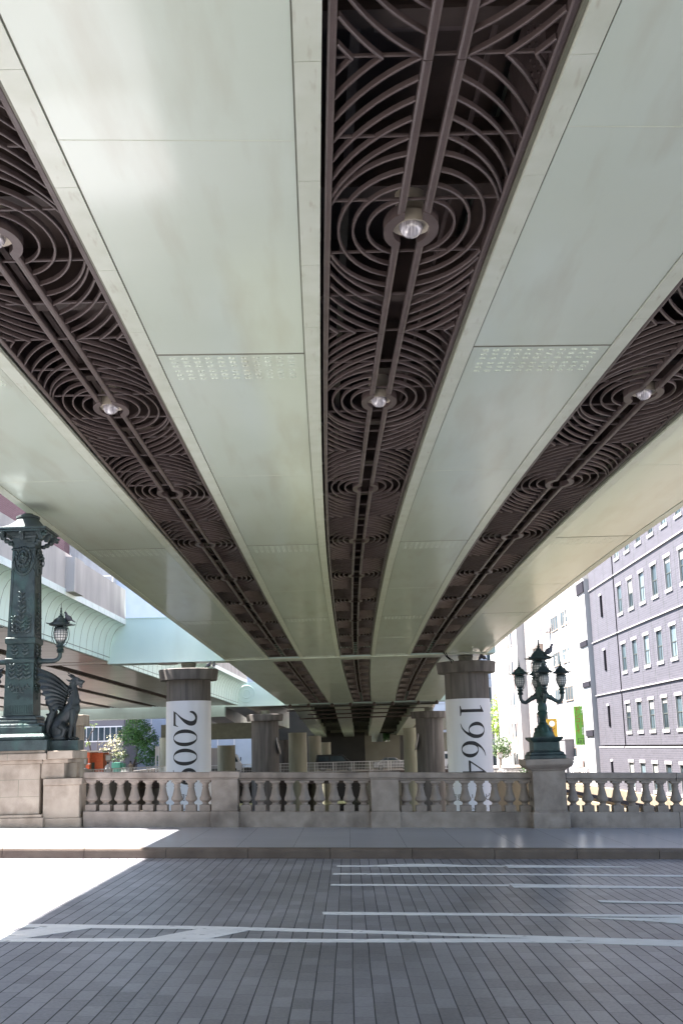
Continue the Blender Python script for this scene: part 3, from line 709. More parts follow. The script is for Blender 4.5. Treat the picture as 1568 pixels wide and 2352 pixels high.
banner(pL.x, 63.7, PRAD, zb1, [G2, G0, G0, G9], 'white banner round the left pier reading 2009 down its length', -.04, onY(433, 1635, yb_).z, '現在', onY(433, 1838, yb_).z, 'Now')
banner(pR.x, 63.7, PRAD, zb2, [G1, G9, G6, G4], 'white banner round the right pier reading 1964 down its length', .10, onY(1074, 1620, yb_).z+.06, '東京オリンピック', onY(1074, 1838, yb_).z, 'Tokyo Olympics held')

# ------------------------------------------------------------------ stone balustrade of the old bridge
YB = 23.35
def balusters(parent, xs):
    prof = [(.115, 0, 4), (.115, .12, 4)]
    first = None
    b = MB(); b.box(-.105, .105, -.105, .105, 0, .125)
    b.lathe([(.085, .126), (.06, .15), (.058, .17), (.075, .19), (.112, .215), (.118, .245), (.110, .275), (.090, .31), (.088, .33), (.072, .40), (.060, .455), (.058, .475), (.075, .478), (.075, .492), (.058, .495), (.062, .52), (.085, .555), (.09, .56)], n=20)
    b.box(-.10, .10, -.10, .10, .561, .60)
    for x in xs:
        if first is None:
            first = b.build('baluster', M['stone2'], parent, smooth=40); o = first
        else:
            o = first.copy(); COL.objects.link(o); o.parent = parent
        o.location = (x, YB, gz(x)+.30); o.rotation_euler.z = random.uniform(-.03, .03)
def rail(mb, x0, x1, y0, y1, za, zb_, n=1):
    mb.loft([[(x, y0, gz(x)+za), (x, y1, gz(x)+za), (x, y1, gz(x)+zb_), (x, y0, gz(x)+zb_)] for x in (x0, x1)])
def bx(px): return onY(px, 1830, YB-.2).x
def balustrade(x0, x1, posts, label, ends=(0, 0)):
    e = empty('stone_balustrade', label, 'balustrade')
    cuts = [x0]; bays = []
    a = x0
    for (p0, p1) in posts: bays.append((a, p0)); a = p1
    bays.append((a, x1))
    pl = MB(); hr = MB()
    for (a, c) in bays:
        n = max(1, round((c-a)/2.0))
        for k in range(n):
            s0 = a+(c-a)*k/n+.003; s1 = a+(c-a)*(k+1)/n-.003
            rail(pl, s0, s1, YB-.16, YB+.16, -.05, .30); 
            rail(hr, s0, s1, YB-.125, YB+.125, .901, .945); rail(hr, s0, s1, YB-.165, YB+.165, .946, 1.06)
        nb = max(1, round((c-a)/.297)); balusters(e, [a+(c-a)*(k+.5)/nb for k in range(nb)])
    bevel(pl.build('plinth', M['stone2'], e), .012); bevel(hr.build('handrail', M['stone2'], e), .014)
    for (p0, p1) in posts:
        b = MB(); rail(b, p0-.02, p1+.02, YB-.22, YB+.22, -.05, .31); rail(b, p0, p1, YB-.19, YB+.19, .311, .93); rail(b, p0-.01, p1+.01, YB-.20, YB+.20, .931, .96); rail(b, p0-.04, p1+.04, YB-.225, YB+.225, .961, 1.075)
        bevel(b.build('newel_post', M['stone2'], e), .01)
    return e
XP0 = bx(190)
balustrade(XP0, bx(1224), [(bx(486), bx(546)), (bx(852), bx(916))], 'grey brown granite balustrade between the bronze column and the lamp post')
balustrade(bx(1302), bx(1302)+11.5, [(bx(1302)+4.4, bx(1302)+4.95)], 'granite balustrade running right from the lamp post in front of the brick building')

# ------------------------------------------------------------------ bronze lantern
LANT = {}
def lantern(parent, at, s, key=None):
    """bronze lantern with caged globe, pagoda roof with projecting ribs and finial"""
    k = 'l'
    if k not in LANT:
        fr = MB(); gl = MB(); rf = MB()
        fr.lathe([(.035, 0), (.075, .012), (.06, .03), (.05, .05), (.065, .075), (.09, .085), (.055, .10), (.05, .13), (.075, .15), (.085, .17)], n=18)
        gp = [(.060, .165), (.082, .19), (.104, .235), (.118, .285), (.121, .33), (.112, .365), (.098, .385)]
        gl.lathe(gp, n=20)
        for r, z in gp[1:-1]: 
            fr.tube([((r+.004)*math.cos(a*PI/12), (r+.004)*math.sin(a*PI/12), z) for a in range(25)], .0042, 4)
        for j in range(14):
            a = 2*PI*j/14; fr.tube([((r+.005)*math.cos(a), (r+.005)*math.sin(a), z) for r, z in gp], .0048, 4)
        fr.lathe([(.100, .385), (.128, .392), (.128, .405), (.112, .42), (.085, .432), (.05, .45)], n=18)
        for j in range(4):
            a = PI/4+PI/2*j; pts = []
            for r, z in ((.07, .10), (.12, .13), (.165, .22), (.18, .31), (.165, .40), (.13, .455)): pts.append((r*math.cos(a), r*math.sin(a), z))
            fr.tube(pts, .006, 5); fr.tube([(.10*math.cos(a), .10*math.sin(a), .40), (.125*math.cos(a), .125*math.sin(a), .47)], .012, 5)
        rf.lathe([(.06, .455), (.175, .458), (.215, .472), (.212, .48), (.165, .492), (.135, .515), (.115, .55), (.085, .585), (.05, .60), (.045, .612), (.05, .625), (.038, .64), (.018, .65), (.022, .665), (.035, .672), (.015, .685), (.02, .71), (.012, .76), (.016, .775), (.006, .79), (.003, .87)], n=24)
        for j in range(4):
            a = PI/4+PI/2*j; c, s2 = math.cos(a), math.sin(a)
            rf.tube([(.05*c, .05*s2, .60), (.12*c, .12*s2, .562), (.16*c, .16*s2, .51), (.22*c, .22*s2, .482), (.27*c, .27*s2, .484), (.30*c, .30*s2, .492)], [.012, .014, .014, .013, .011, .007], 6)
        LANT[k] = (fr, gl, rf)
    fr, gl, rf = LANT[k]
    def tr(mb):
        o = MB(); o.v = [(at[0]+x*s, at[1]+y*s, at[2]+z*s) for x, y, z in mb.v]; o.f = list(mb.f); return o
    l = tr(fr).build('lantern', M['bronze'], parent, smooth=45)
    tr(gl).build('lantern_globe', M['frost'], l, smooth=60); tr(rf).build('lantern_roof', M['bronze'], l, smooth=40)
    return l

# right lamp post on its stone pedestal
LXc = (onY(1224, 1830, YB-.3).x+onY(1301, 1830, YB-.3).x)/2
zg = gz(LXc)
b = MB()
hwp = .325
b.steps(LXc, YB, [(zg-.05, .36), (zg+.30, .36), (zg+.32, .335), (zg+.34, hwp), (zg+1.10, hwp), (zg+1.115, .35), (zg+1.14, .36), (zg+1.16, .41), (zg+1.20, .455), (zg+1.22, .47), (zg+1.33, .47)])
o = b.build('stone_pedestal', M['stone2']); bevel(o, .008); tag(o, 'square granite pedestal carrying the five-lantern lamp, set in the balustrade', 'pedestal')
LP = empty('bronze_lamp', 'dark green bronze lamp with five caged lanterns on curved arms, above the right pedestal', 'street lamp', (LXc, YB, zg+1.331), rz=R_(0))
b = MB()
b.steps(0, 0, [(0, .36), (.07, .36), (.09, .335), (.13, .325), (.15, .27), (.17, .265), (.33, .265), (.35, .285), (.37, .31), (.41, .335), (.43, .33)])
bevel(b.build('plinth', M['bronze'], LP), .008)
b = MB(); b.box(-.20, .20, -.272, -.2655, .19, .31); b.box(-.272, -.2655, -.2, .2, .19, .31); b.build('relief_panel', M['verdi'], LP)
b = MB(); n = 32; rings = []
prof = [(.22, .431), (.215, .46), (.20, .49), (.205, .505), (.185, .53), (.15, .60), (.115, .66), (.085, .685), (.092, .70), (.075, .715), (.06, .75), (.066, .765), (.075, .78), (.062, .79), (.085, .87), (.108, .905), (.112, .92), (.085, .94), (.092, .96), (.10, .975), (.098, 1.03), (.082, 1.09), (.07, 1.13), (.075, 1.15), (.10, 1.19), (.118, 1.25), (.11, 1.32), (.085, 1.38), (.07, 1.44), (.075, 1.50), (.06, 1.53)]
for r, z in prof:
    fl = 1
    rings.append([((r*(1-.035*(j % 2 == 0 and (.5 < z < .66 or .79 < z < .9 or .97 < z < 1.12)))) * math.cos(2*PI*j/48), (r*(1-.05*(j % 2 == 0 and (.5 < z < .66 or .79 < z < .9 or .97 < z < 1.12)))) * math.sin(2*PI*j/48), z) for j in range(48)])
b.loft(rings)
for j in range(10):
    a = 2*PI*j/10; Tm = Matrix.Rotation(a, 4, 'Z')
    b.ell(Tm @ Vector((.165, 0, .57)), (.018, .032, .055), rot=Matrix.Rotation(a, 3, 'Z'), nu=8, nv=6)
b.build('column', M['verdi2'], LP, smooth=40)
for j in range(4):
    a = PI/2*j; c, s2 = math.cos(a), math.sin(a); b = MB()
    pr = [(.07, 1.24), (.14, 1.235), (.21, 1.20), (.27, 1.155), (.33, 1.125), (.385, 1.14), (.42, 1.19), (.43, 1.25), (.425, 1.31)]
    b.tube([(r*c, r*s2, z) for r, z in pr], [.055, .052, .045, .04, .037, .036, .036, .036, .04], 10)
    b.lathe([(.045, 0), (.065, .01), (.05, .03), (.06, .04)], (.425*c, .425*s2, 1.28), 14)
    for (r, z, q) in ((.13, 1.285, .03), (.2, 1.25, .025), (.17, 1.18, .025), (.1, 1.31, .03), (.425, 1.30, .03)): b.ell((r*c, r*s2, z), (q, q, q*.8), nu=8, nv=6)
    b.build('arm', M['bronze'], LP, smooth=45)
    lantern(LP, (.425*c, .425*s2, 1.30), .86)
lantern(LP, (0, 0, 1.43), 1.22)

# ------------------------------------------------------------------ pigeons
def pigeon(loc, rz, s, label, tilt=0):
    b = MB(); b.ell((0, 0, .10), (.085, .05, .055), rot=Matrix.Rotation(R_(-28), 3, 'Y'), nu=14, nv=10)
    b.ell((.055, 0, .165), (.03, .027, .045), nu=10, nv=8); b.ell((.075, 0, .215), (.027, .022, .024), nu=10, nv=8)
    b.tube([(-.04, 0, .075), (-.11, 0, .035), (-.155, 0, .01)], [.035, .026, .018], 8, flat=(.5, 1.2))
    b.tube([(.095, 0, .213), (.118, 0, .206)], [.008, .003], 6)
    for sy in (-1, 1): b.tube([(.0, sy*.02, .06), (.005, sy*.02, 0)], .007, 5)
    o = b.build('pigeon', M['bird']); remesh(o, .008, 1); o.location = loc; o.rotation_euler = (0, 0, rz); o.scale = (s,)*3
    tag(o, label, 'bird', 'pigeons perched about'); return o
pigeon((LXc+.20, YB-.02, zg+1.331+1.43+.50*1.22), R_(15), 1.15, 'dark pigeon on the roof of the top lantern of the right lamp')
cz = 6.03
for px, lb, rz, k in ((768.0, 0, 0, 0),):
    pass
def onpier(px, cx, r): return (onY(px, 1525, 63.0).x, 62.9, 6.035)
pigeon(onpier(480, 0, 0), R_(30), 1.7, 'left pigeon of two on the pier cap above the 2009 banner')
pigeon(onpier(492, 0, 0), R_(80), 1.6, 'right pigeon of two on the pier cap above the 2009 banner')
pigeon(onpier(1102, 0, 0), R_(60), 1.7, 'smaller pigeon on the pier cap above the 1964 banner')
pigeon(onpier(1110, 0, 0), R_(150), 1.9, 'wing-lifting pigeon at the right on the pier cap above the 1964 banner')

# ------------------------------------------------------------------ monument on the left
MX, MY = -6.64, 23.50
ZP = 1.66
b = MB()
b.box(-9.9, -6.02, 22.95, 24.4, .0, .36); b.box(-9.85, -6.06, 22.99, 24.36, .361, .42); b.box(-9.8, -6.13, 23.06, 24.3, .421, 1.40); b.box(-9.84, -6.08, 23.02, 24.34, 1.401, 1.47); b.box(-9.9, -5.98, 22.93, 24.4, 1.471, 1.60); b.box(-9.86, -6.02, 22.97, 24.36, 1.601, ZP)
b.box(-6.019, XP0-.02, 23.06, 23.75, .0, .335); b.box(-6.06, XP0-.05, 23.09, 23.70, .336, .97); b.box(-6.06, XP0+.0, 23.06, 23.74, .971, 1.10)
b.box(-6.12, -5.66, 23.12, 24.2, 1.101, 1.40); b.box(-6.08, -5.58, 23.08, 24.25, 1.401, 1.48); b.box(-5.979, -5.47, 23.0, 24.3, 1.481, ZP-.02)
# (block joints are added below)
# newel of the far side of the projecting bay
b.box(-6.16, -5.92, 25.6, 26.0, -.5, 2.18); b.box(-6.24, -5.84, 25.5, 26.1, 2.181, 2.42)
o = b.build('monument_pedestal', M['stone']); bevel(o, .012); tag(o, 'large tan granite pedestal with moulded cornice under the bronze column', 'pedestal')
MPD = o
b = MB()
for z in (.76, 1.09): b.box(-9.8, -6.135, 23.057, 23.0595, z, z+.007)
for (x, z0, z1) in ((-7.0, .42, .76), (-8.2, .42, .76), (-6.55, .767, 1.09), (-7.7, .767, 1.09), (-7.0, 1.097, 1.40), (-8.4, 1.097, 1.40)): b.box(x, x+.007, 23.057, 23.0595, z0, z1)
b.box(-7.1, -7.092, 22.947, 22.9495, .01, .36); b.box(-6.75, -6.742, 22.927, 22.9295, 1.475, 1.60); b.box(-7.6, -7.592, 22.927, 22.9295, 1.475, 1.60)
b.build('mortar_joints', M['olive'], MPD)
# carved bracket scroll under the kirin's corner
BC = empty('bronze_column', 'tall square bronze column with lion mask, leaf reliefs and pointed roof, at the left edge', 'monument', (MX, MY, ZP))
h = lambda z: z-ZP
b = MB()
b.box(-1.9, .67, -.58, .85, .001, .20); b.build('plinth', M['bronze'], BC)
b = MB(); b.steps(0, .1, [(.201, .60), (.26, .62), (.32, .58), (.34, .52), (.47, .52)]); b.steps(0, .05, [(.471, .46), (.52, .45), (.54, .40), (.60, .40), (.61, .36), (.66, .37), (.70, .33)])
bevel(b.build('base_moulding', M['bronze'], BC), .012)
b = MB(); b.steps(0, 0, [(.701, .30), (1.75, .285), (1.76, .30), (1.84, .305), (1.86, .285), (2.00, .28), (2.14, .28), (2.16, .31), (2.26, .315), (2.28, .29)])
for i in range(16):
    for sx in (-1,): 
        xx = -.27+.54*i/15; b.box(xx-.008, xx+.008, -.312, -.296, .73, .90)
bevel(b.build('die', M['verdi'], BC), .006)
b = MB(); rg = []
for z, w_ in ((2.281, .272), (4.10, .232)): rg.append((z, w_))
b.steps(0, 0, rg)
for sx in (-1, 1):
    b.loft([[(sx*(w_-.05), -w_-.014, z), (sx*w_+sx*.004, -w_-.014, z), (sx*w_+sx*.004, -w_+.01, z), (sx*(w_-.05), -w_+.01, z)] for z, w_ in rg])
    b.loft([[(w_+.014, sx*(w_-.05), z), (w_+.014, sx*w_, z), (w_-.01, sx*w_, z), (w_-.01, sx*(w_-.05), z)] for z, w_ in rg])
bevel(b.build('shaft', M['bronze'], BC), .006)
b = MB(); b.steps(0, 0, [(4.101, .25), (4.13, .26), (4.15, .235), (4.36, .24), (4.40, .27), (4.44, .33), (4.46, .36)])
b.box(-.50, .50, -.50, .50, 4.461, 4.50); b.box(-.53, .53, -.53, .53, 4.501, 4.545)
for i in range(3):
    for (dx, dy) in ((0, -1), (1, 0)):
        t = (-.40, 0, .40)[i]
        if dy: b.frustum(t, -.40, 4.30, 4.46, .035, .03, .045, .12); b.ell((t, -.50, 4.42), (.035, .05, .045), nu=8, nv=6)
        else: b.frustum(.40, t, 4.30, 4.46, .03, .035, .12, .045); b.ell((.50, t, 4.42), (.05, .035, .045), nu=8, nv=6)
for sx in (-1, 1):
    for sy in (-1, 1): [b.ell((sx*u_, sy*u_, z_), (q_, q_, q_*.8), nu=8, nv=6) for u_, z_, q_ in ((.27, 4.24, .06), (.33, 4.28, .065), (.39, 4.34, .07), (.45, 4.40, .06), (.50, 4.38, .04), (.52, 4.44, .035))]
bevel(b.build('capital', M['bronze'], BC), .006)
b = MB(); rings = []
for z, r, sqr in ((4.546, .52, 1), (4.58, .42, .9), (4.64, .34, .6), (4.72, .28, .2), (4.77, .24, 0), (4.80, .22, 0), (4.81, .245, 0), (4.85, .245, 0), (4.87, .20, 0), (4.90, .12, 0), (4.92, .10, 0)):
    rr = []
    for j in range(32):
        a = 2*PI*j/32; sq_ = 1/max(abs(math.cos(a)), abs(math.sin(a))); k = 1+(sq_-1)*sqr
        rr.append((r*k*math.cos(a), r*k*math.sin(a), z))
    rings.append(rr)
b.loft(rings); b.build('pointed_roof', M['roofb'], BC, smooth=35)
# lion mask with ring, on the front and right faces
def lion(parent, Tm):
    b = MB(); E = lambda c, r, **k: b.ell(Tm @ Vector(c), r, rot=Tm.to_3x3(), nu=10, nv=8)
    E((0, 0, 0), (.115, .04, .14)); E((0, .06, -.015), (.05, .05, .04)); E((0, .045, .03), (.025, .045, .045)); E((0, .07, -.06), (.04, .03, .02))
    for s_ in (-1, 1):
        E((s_*.05, .04, .045), (.03, .025, .018)); E((s_*.06, .045, .02), (.018, .015, .015)); E((s_*.055, .045, -.03), (.035, .03, .03)); E((s_*.09, .02, .11), (.03, .025, .04))
    for k in range(16):
        a = 2*PI*k/16; E((.125*math.cos(a), .015, .15*math.sin(a)-.01), (.032, .028, .038))
    for k in range(22):
        a = PI*(1+k/21.); E((.165*math.cos(a), .012, -.10+.21*math.sin(a)), (.024, .022, .028))
    for k in range(9):
        t = k/8.; E((.16-.30*t if k % 2 else -.16+.30*t, .012, -.14-.03*k/3), (.02, .02, .02))
    for k in range(14):
        a = PI*(1+k/13.); E((.10*math.cos(a), .014, -.14+.13*math.sin(a)), (.016, .018, .018))
    b.tube([Tm @ Vector((.065*math.cos(a*PI/12), .085, -.09+.065*math.sin(a*PI/12))) for a in range(25)], .011, 6)
    for s_ in (-1, 1):
        b.tube([Tm @ Vector((s_*.16, .01, .02)), Tm @ Vector((s_*.20, .02, -.10)), Tm @ Vector((s_*.17, .02, -.2)), Tm @ Vector((s_*.22, .01, -.26))], [.02, .018, .018, .012], 6)
    return b.build('lion_mask', M['bronze'], parent, smooth=60)
SC = Matrix.Diagonal((1.12, 1.25, 1.22, 1))
lion(BC, Matrix.Translation((0, -.24, 3.97)) @ Matrix.Rotation(PI, 4, 'Z') @ SC)
lion(BC, Matrix.Translation((.24, 0, 3.97)) @ Matrix.Rotation(-PI/2, 4, 'Z') @ SC)
def leafspray(parent, Tm, stems, name='leaf_relief'):
    b = MB()
    for (x0, z0, x1, z1, nl, ll) in stems:
        b.tube([Tm @ Vector((x0, .01, z0)), Tm @ Vector((x1, .012, z1))], .007, 5)
        for k in range(nl):
            t = (k+.5)/nl; cx, cz_ = x0+(x1-x0)*t, z0+(z1-z0)*t; base = math.atan2(z1-z0, x1-x0)
            for s_ in (-1, 1):
                a = base+s_*R_(48+8*random.random()); l = ll*(1-.45*t)*random.uniform(.85, 1.1)
                c = Tm @ Vector((cx+math.cos(a)*l*.5, .012, cz_+math.sin(a)*l*.5))
                b.ell(c, (l*.55, .016, l*.24), rot=Tm.to_3x3() @ Matrix.Rotation(-a, 3, 'Y'), nu=6, nv=5)
    return b.build(name, M['bronze'], parent, smooth=60)
for Tm in (Matrix.Translation((0, -.274, 0)) @ Matrix.Rotation(PI, 4, 'Z'), Matrix.Translation((.274, 0, 0)) @ Matrix.Rotation(-PI/2, 4, 'Z')):
    leafspray(BC, Tm, [(0, 2.33, 0, 3.22, 9, .14), (-.10, 2.33, -.16, 2.72, 5, .12), (.10, 2.33, .16, 2.72, 5, .12)])
for Tm in (Matrix.Translation((0, -.295, 0)) @ Matrix.Rotation(PI, 4, 'Z'), Matrix.Translation((.295, 0, 0)) @ Matrix.Rotation(-PI/2, 4, 'Z')):
    leafspray(BC, Tm, [(-.15, 1.40, -.15, 1.74, 4, .12), (.15, 1.40, .15, 1.74, 4, .12), (0, 1.38, 0, 1.72, 4, .12), (-.1, 1.88, -.12, 2.12, 3, .11), (.1, 1.88, .12, 2.12, 3, .11), (0, 1.15, -.2, 1.3, 3, .1), (0, 1.15, .2, 1.3, 3, .1), (0, 1.34, 0, 1.02, 3, .08)])
for sx in (1, -1):
    b = MB(); zz = 1.80
    b.lathe([(.10, 0), (.10, .03), (.07, .05), (.062, .08)], n=14, T=Matrix.Translation((sx*.30, 0, zz)) @ Matrix.Rotation(sx*PI/2, 4, 'Y'))
    b.tube([(sx*.3, 0, zz), (sx*.50, 0, zz), (sx*.62, 0, zz+.0), (sx*.70, 0, zz+.03), (sx*.745, 0, zz+.09), (sx*.75, 0, zz+.16), (sx*.75, 0, zz+.20)], [.055, .05, .047, .045, .045, .045, .05], 12)
    b.lathe([(.05, .16), (.085, .18), (.06, .20), (.055, .26), (.085, .28), (.05, .30)], (sx*.75, 0, zz), 14)
    b.build('arm', M['bronze'], BC, smooth=45)
    lantern(BC, (sx*.75, 0, zz+.20), 1.15)
pigeon((MX+.75+.17, MY-.05, ZP+1.80+.20+.495*1.15), R_(160), 1.05, 'grey pigeon on the roof of the lantern beside the bronze column')

# winged beast (kirin)
def kirin(loc, rz, label):
    K = empty('winged_beast_statue', label, 'statue', loc, 'winged beasts at the foot of the column', rz)
    b = MB(); b.box(-.28, .70, -.25, .25, .001, .20); bevel(b.build('base', M['verdi'], K), .006)
    z0 = .20
    b = MB()
    def T_(pts, rad, n=12, flat=None): b.tube([(x, y, z+z0) for x, y, z in pts], rad, n, flat)
    def E_(c, r, ry=0): b.ell((c[0], c[1], c[2]+z0), r, rot=Matrix.Rotation(R_(ry), 3, 'Y') if ry else None, nu=14, nv=10)
    # trunk rises steeply from the haunches to a deep chest
    T_([(.16, 0, .14), (.24, 0, .30), (.34, 0, .45), (.46, 0, .58), (.54, 0, .70)], [.13, .155, .145, .15, .13], 16)
    E_((.55, 0, .66), (.125, .12, .17), -15)
    T_([(.53, 0, .72), (.56, 0, .88), (.54, 0, 1.02), (.52, 0, 1.12), (.55, 0, 1.19)], [.12, .095, .08, .072, .07], 14)
    # haunches, hind legs folded, hind paws
    for s_ in (-1, 1):
        E_((.27, s_*.11, .22), (.165, .075, .20), 20)
        T_([(.30, s_*.12, .30), (.40, s_*.135, .22), (.36, s_*.135, .10), (.20, s_*.135, .05)], [.09, .08, .055, .045], 10)
        T_([(.18, s_*.135, .035), (.30, s_*.14, .035), (.42, s_*.145, .03)], [.045, .038, .035], 8)
        # front legs
        T_([(.53, s_*.075, .62), (.55, s_*.085, .48), (.53, s_*.085, .32), (.50+.04*(s_ > 0), s_*.085, .16), (.49+.04*(s_ > 0), s_*.085, .05)], [.085, .072, .052, .042, .045], 10)
        E_((.53+.04*(s_ > 0), s_*.085, .035), (.075, .045, .035))
        for k in range(3): E_((.59+.04*(s_ > 0), s_*.085+(k-1)*.025, .025), (.03, .012, .02))
    # head: skull, long muzzle, jaw, brow, ears, horns, beard
    E_((.56, 0, 1.215), (.085, .062, .07)); T_([(.58, 0, 1.21), (.66, 0, 1.185), (.73, 0, 1.165)], [.06, .048, .038], 10)
    E_((.735, 0, 1.18), (.03, .034, .028)); T_([(.58, 0, 1.16), (.65, 0, 1.125), (.71, 0, 1.10)], [.04, .03, .022], 8); E_((.70, 0, 1.07), (.015, .015, .03)); E_((.66, 0, 1.08), (.015, .015, .03))
    for s_ in (-1, 1):
        E_((.615, s_*.045, 1.245), (.035, .02, .018)); E_((.63, s_*.045, 1.225), (.014, .012, .012))
        T_([(.53, s_*.05, 1.25), (.46, s_*.075, 1.30), (.41, s_*.08, 1.33)], [.025, .018, .006], 7)
        T_([(.56, s_*.025, 1.27), (.50, s_*.035, 1.32), (.44, s_*.04, 1.345), (.38, s_*.05, 1.40)], [.02, .016, .012, .005], 7)
        T_([(.50, s_*.05, 1.19), (.44, s_*.06, 1.20), (.38, s_*.05, 1.23)], [.03, .022, .006], 7)
    for k in range(7):
        t = k/6.; E_((.49-.02*math.sin(3*t), 0, 1.18-.42*t), (.035, .045, .035)); E_((.46-.02*math.sin(3*t), .03*(-1)**k, 1.15-.40*t), (.03, .022, .026))
    # spiral curls of the mane on the neck
    for (cx, cz_, rr) in ((.475, .985, .045), (.50, .885, .04), (.46, .80, .045)):
        for sy in (-1, 1):
            T_([(cx+rr*(1-k/20.)*math.cos(k*.7), sy*(.075+.01), cz_+rr*(1-k/20.)*math.sin(k*.7)) for k in range(14)], .011, 6)
    for k in range(5): E_((.655-.02*k, 0, .80-.05*k), (.035, .05, .03))
    o = b.build('body', M['bronze_d'], K); remesh(o, .0105, 2)
    # tail and flaming mane tufts behind
    b = MB()
    for s_, ph in ((0, 0), (-.05, .6), (.05, 1.1)):
        b.tube([(.10, s_, z0+.06), (.02, s_, z0+.20), (.06+.03*ph, s_*1.4, z0+.42), (.14, s_*1.5, z0+.58), (.07, s_*1.3, z0+.74), (.0+.02*ph, s_*1.3, z0+.90), (.03, s_, z0+1.06)], [.05, .07, .085, .07, .055, .035, .01], 10)
    for (x, z, dx, dz) in ((.12, .62, .07, .10), (.02, .72, -.06, .10), (.05, .52, -.08, .02), (.02, .40, -.07, -.06), (.10, .80, .05, .08), (.0, .95, -.03, .1), (.05, .30, -.06, -.08)):
        b.tube([(x, 0, z0+z), (x+dx*.6, 0, z0+z+dz*.4), (x+dx, 0, z0+z+dz)], [.035, .025, .005], 7)
    o = b.build('flame_tail', M['bronze_d'], K); remesh(o, .011, 1)
    # bat-like wing with arching ribs
    for sy in (-1, 1):
        b = MB(); root = Vector((.42, sy*.10, z0+.60)); N_ = 9; ribs = []
        tips = [(-.20, 1.46), (-.19, 1.32), (-.16, 1.18), (-.12, 1.05), (-.07, .93), (-.01, .82), (.06, .72), (.14, .64), (.22, .57)]
        rt = [(.44, 1.02), (.43, .98), (.42, .93), (.40, .88), (.39, .83), (.37, .78), (.36, .73), (.35, .68), (.35, .62)]
        rings = []
        for k in range(N_):
            a = Vector((rt[k][0], sy*.085, z0+rt[k][1])); c = Vector((tips[k][0], sy*(.13+.008*k), z0+tips[k][1])); pts = []
            for i in range(9):
                t = i/8.; q = a.lerp(c, t); q.z += .07*math.sin(PI*t)*(1-.25*k/8) ; q.y += sy*.03*math.sin(PI*t); pts.append(q)
            ribs.append(pts); b.tube(pts, [.028-.012*i/8. if k == 0 else .013-.006*i/8. for i in range(9)], 6)
        for k in range(N_-1):
            A_, B_ = ribs[k], ribs[k+1]
            mid = [(p_+q_)/2+Vector((0, sy*-.018, 0)) for p_, q_ in zip(A_, B_)]
            mid[-1] = mid[-1].lerp(mid[-2], .6)
            for P1, P2 in ((A_, mid), (mid, B_)):
                rings = [[p_, q_, q_+Vector((0, .008, 0)), p_+Vector((0, .008, 0))] for p_, q_ in zip(P1, P2)]; b.loft(rings)
        b.build('wing', M['bronze_d'], K, smooth=50)
    return K
kirin((-6.12, 23.46, ZP-.02), 0, 'seated winged bronze beast facing right at the foot of the column')
kirin((MX-.62, 23.42, ZP+.02), PI, 'bronze winged beast facing left, mostly cut off by the left edge')

# ------------------------------------------------------------------ right bank: brick office building
def bxo(name, m, parent, *boxes, **k):
    b = MB()
    for q in boxes: b.box(*q)
    return b.build(name, m, parent, **k)
def pane(b, X, y0, y1, z0, z1): b.box(X, X+.04, y0, y1, z0, z1)
BR = empty('brick_office_building', 'grey brick office building with white window surrounds, right edge', 'building', (22, 80, -2.3))
BR.location = (0, 0, 0)
WROWS = [(27.8, 25.2), (23.0, 20.4), (18.3, 15.72), (13.85, 11.28), (9.2, 6.66), (4.55, 2.0)]
wcols = [90.9-3.47*k for k in range(11)]
def pierced(b, X, rows, cols, zlo, zhi, ya=40):
    z = zlo
    for (zt, zb_) in sorted(rows, key=lambda t: t[1]):
        b.box(X, X+.35, ya, 91.6, z, zb_); y = ya
        for yc in sorted(cols):
            b.box(X, X+.35, y, yc-1.62, zb_, zt); y = yc-.10
        b.box(X, X+.35, y, 91.6, zb_, zt); z = zt
    if zhi > z: b.box(X, X+.35, ya, 91.6, z, zhi)
b = MB(); pierced(b, 22.0, WROWS, wcols, 1.16, 40); b.box(22.351, 60, 40, 101.1, -2.34, 40); b.box(22.0, 22.35, 91.9, 101.05, 1.16, 40)
b.build('wall', M['brickwall'], BR)
b = MB(); pierced(b, 21.93, [(.04, -2.25)], wcols, -2.34, .96); b.box(21.93, 22.28, 91.601, 101.3, -2.34, .96)
b.build('rusticated_base', M['brickwall'], BR)
b = MB()
for z in (.961, 5.38, 10.0, 14.65, 19.3, 23.95):
    b.box(21.9, 21.999 if z > 1 else 22.1, 40, 91.6, z, z+.08); b.box(21.9, 21.999 if z > 1 else 22.1, 91.9, 101.1, z, z+.08)
b.build('string_course', M['trim'], BR)
bxo('expansion_joint', M['hole'], BR, (21.985, 22.0, 91.601, 91.899, 1.2, 40))
b = MB()
for k in range(18): b.box(21.994, 21.999, 43.35+k*3.45, 43.39+k*3.45, 1.2, 38)
b.build('panel_joints', M['seam'], BR)
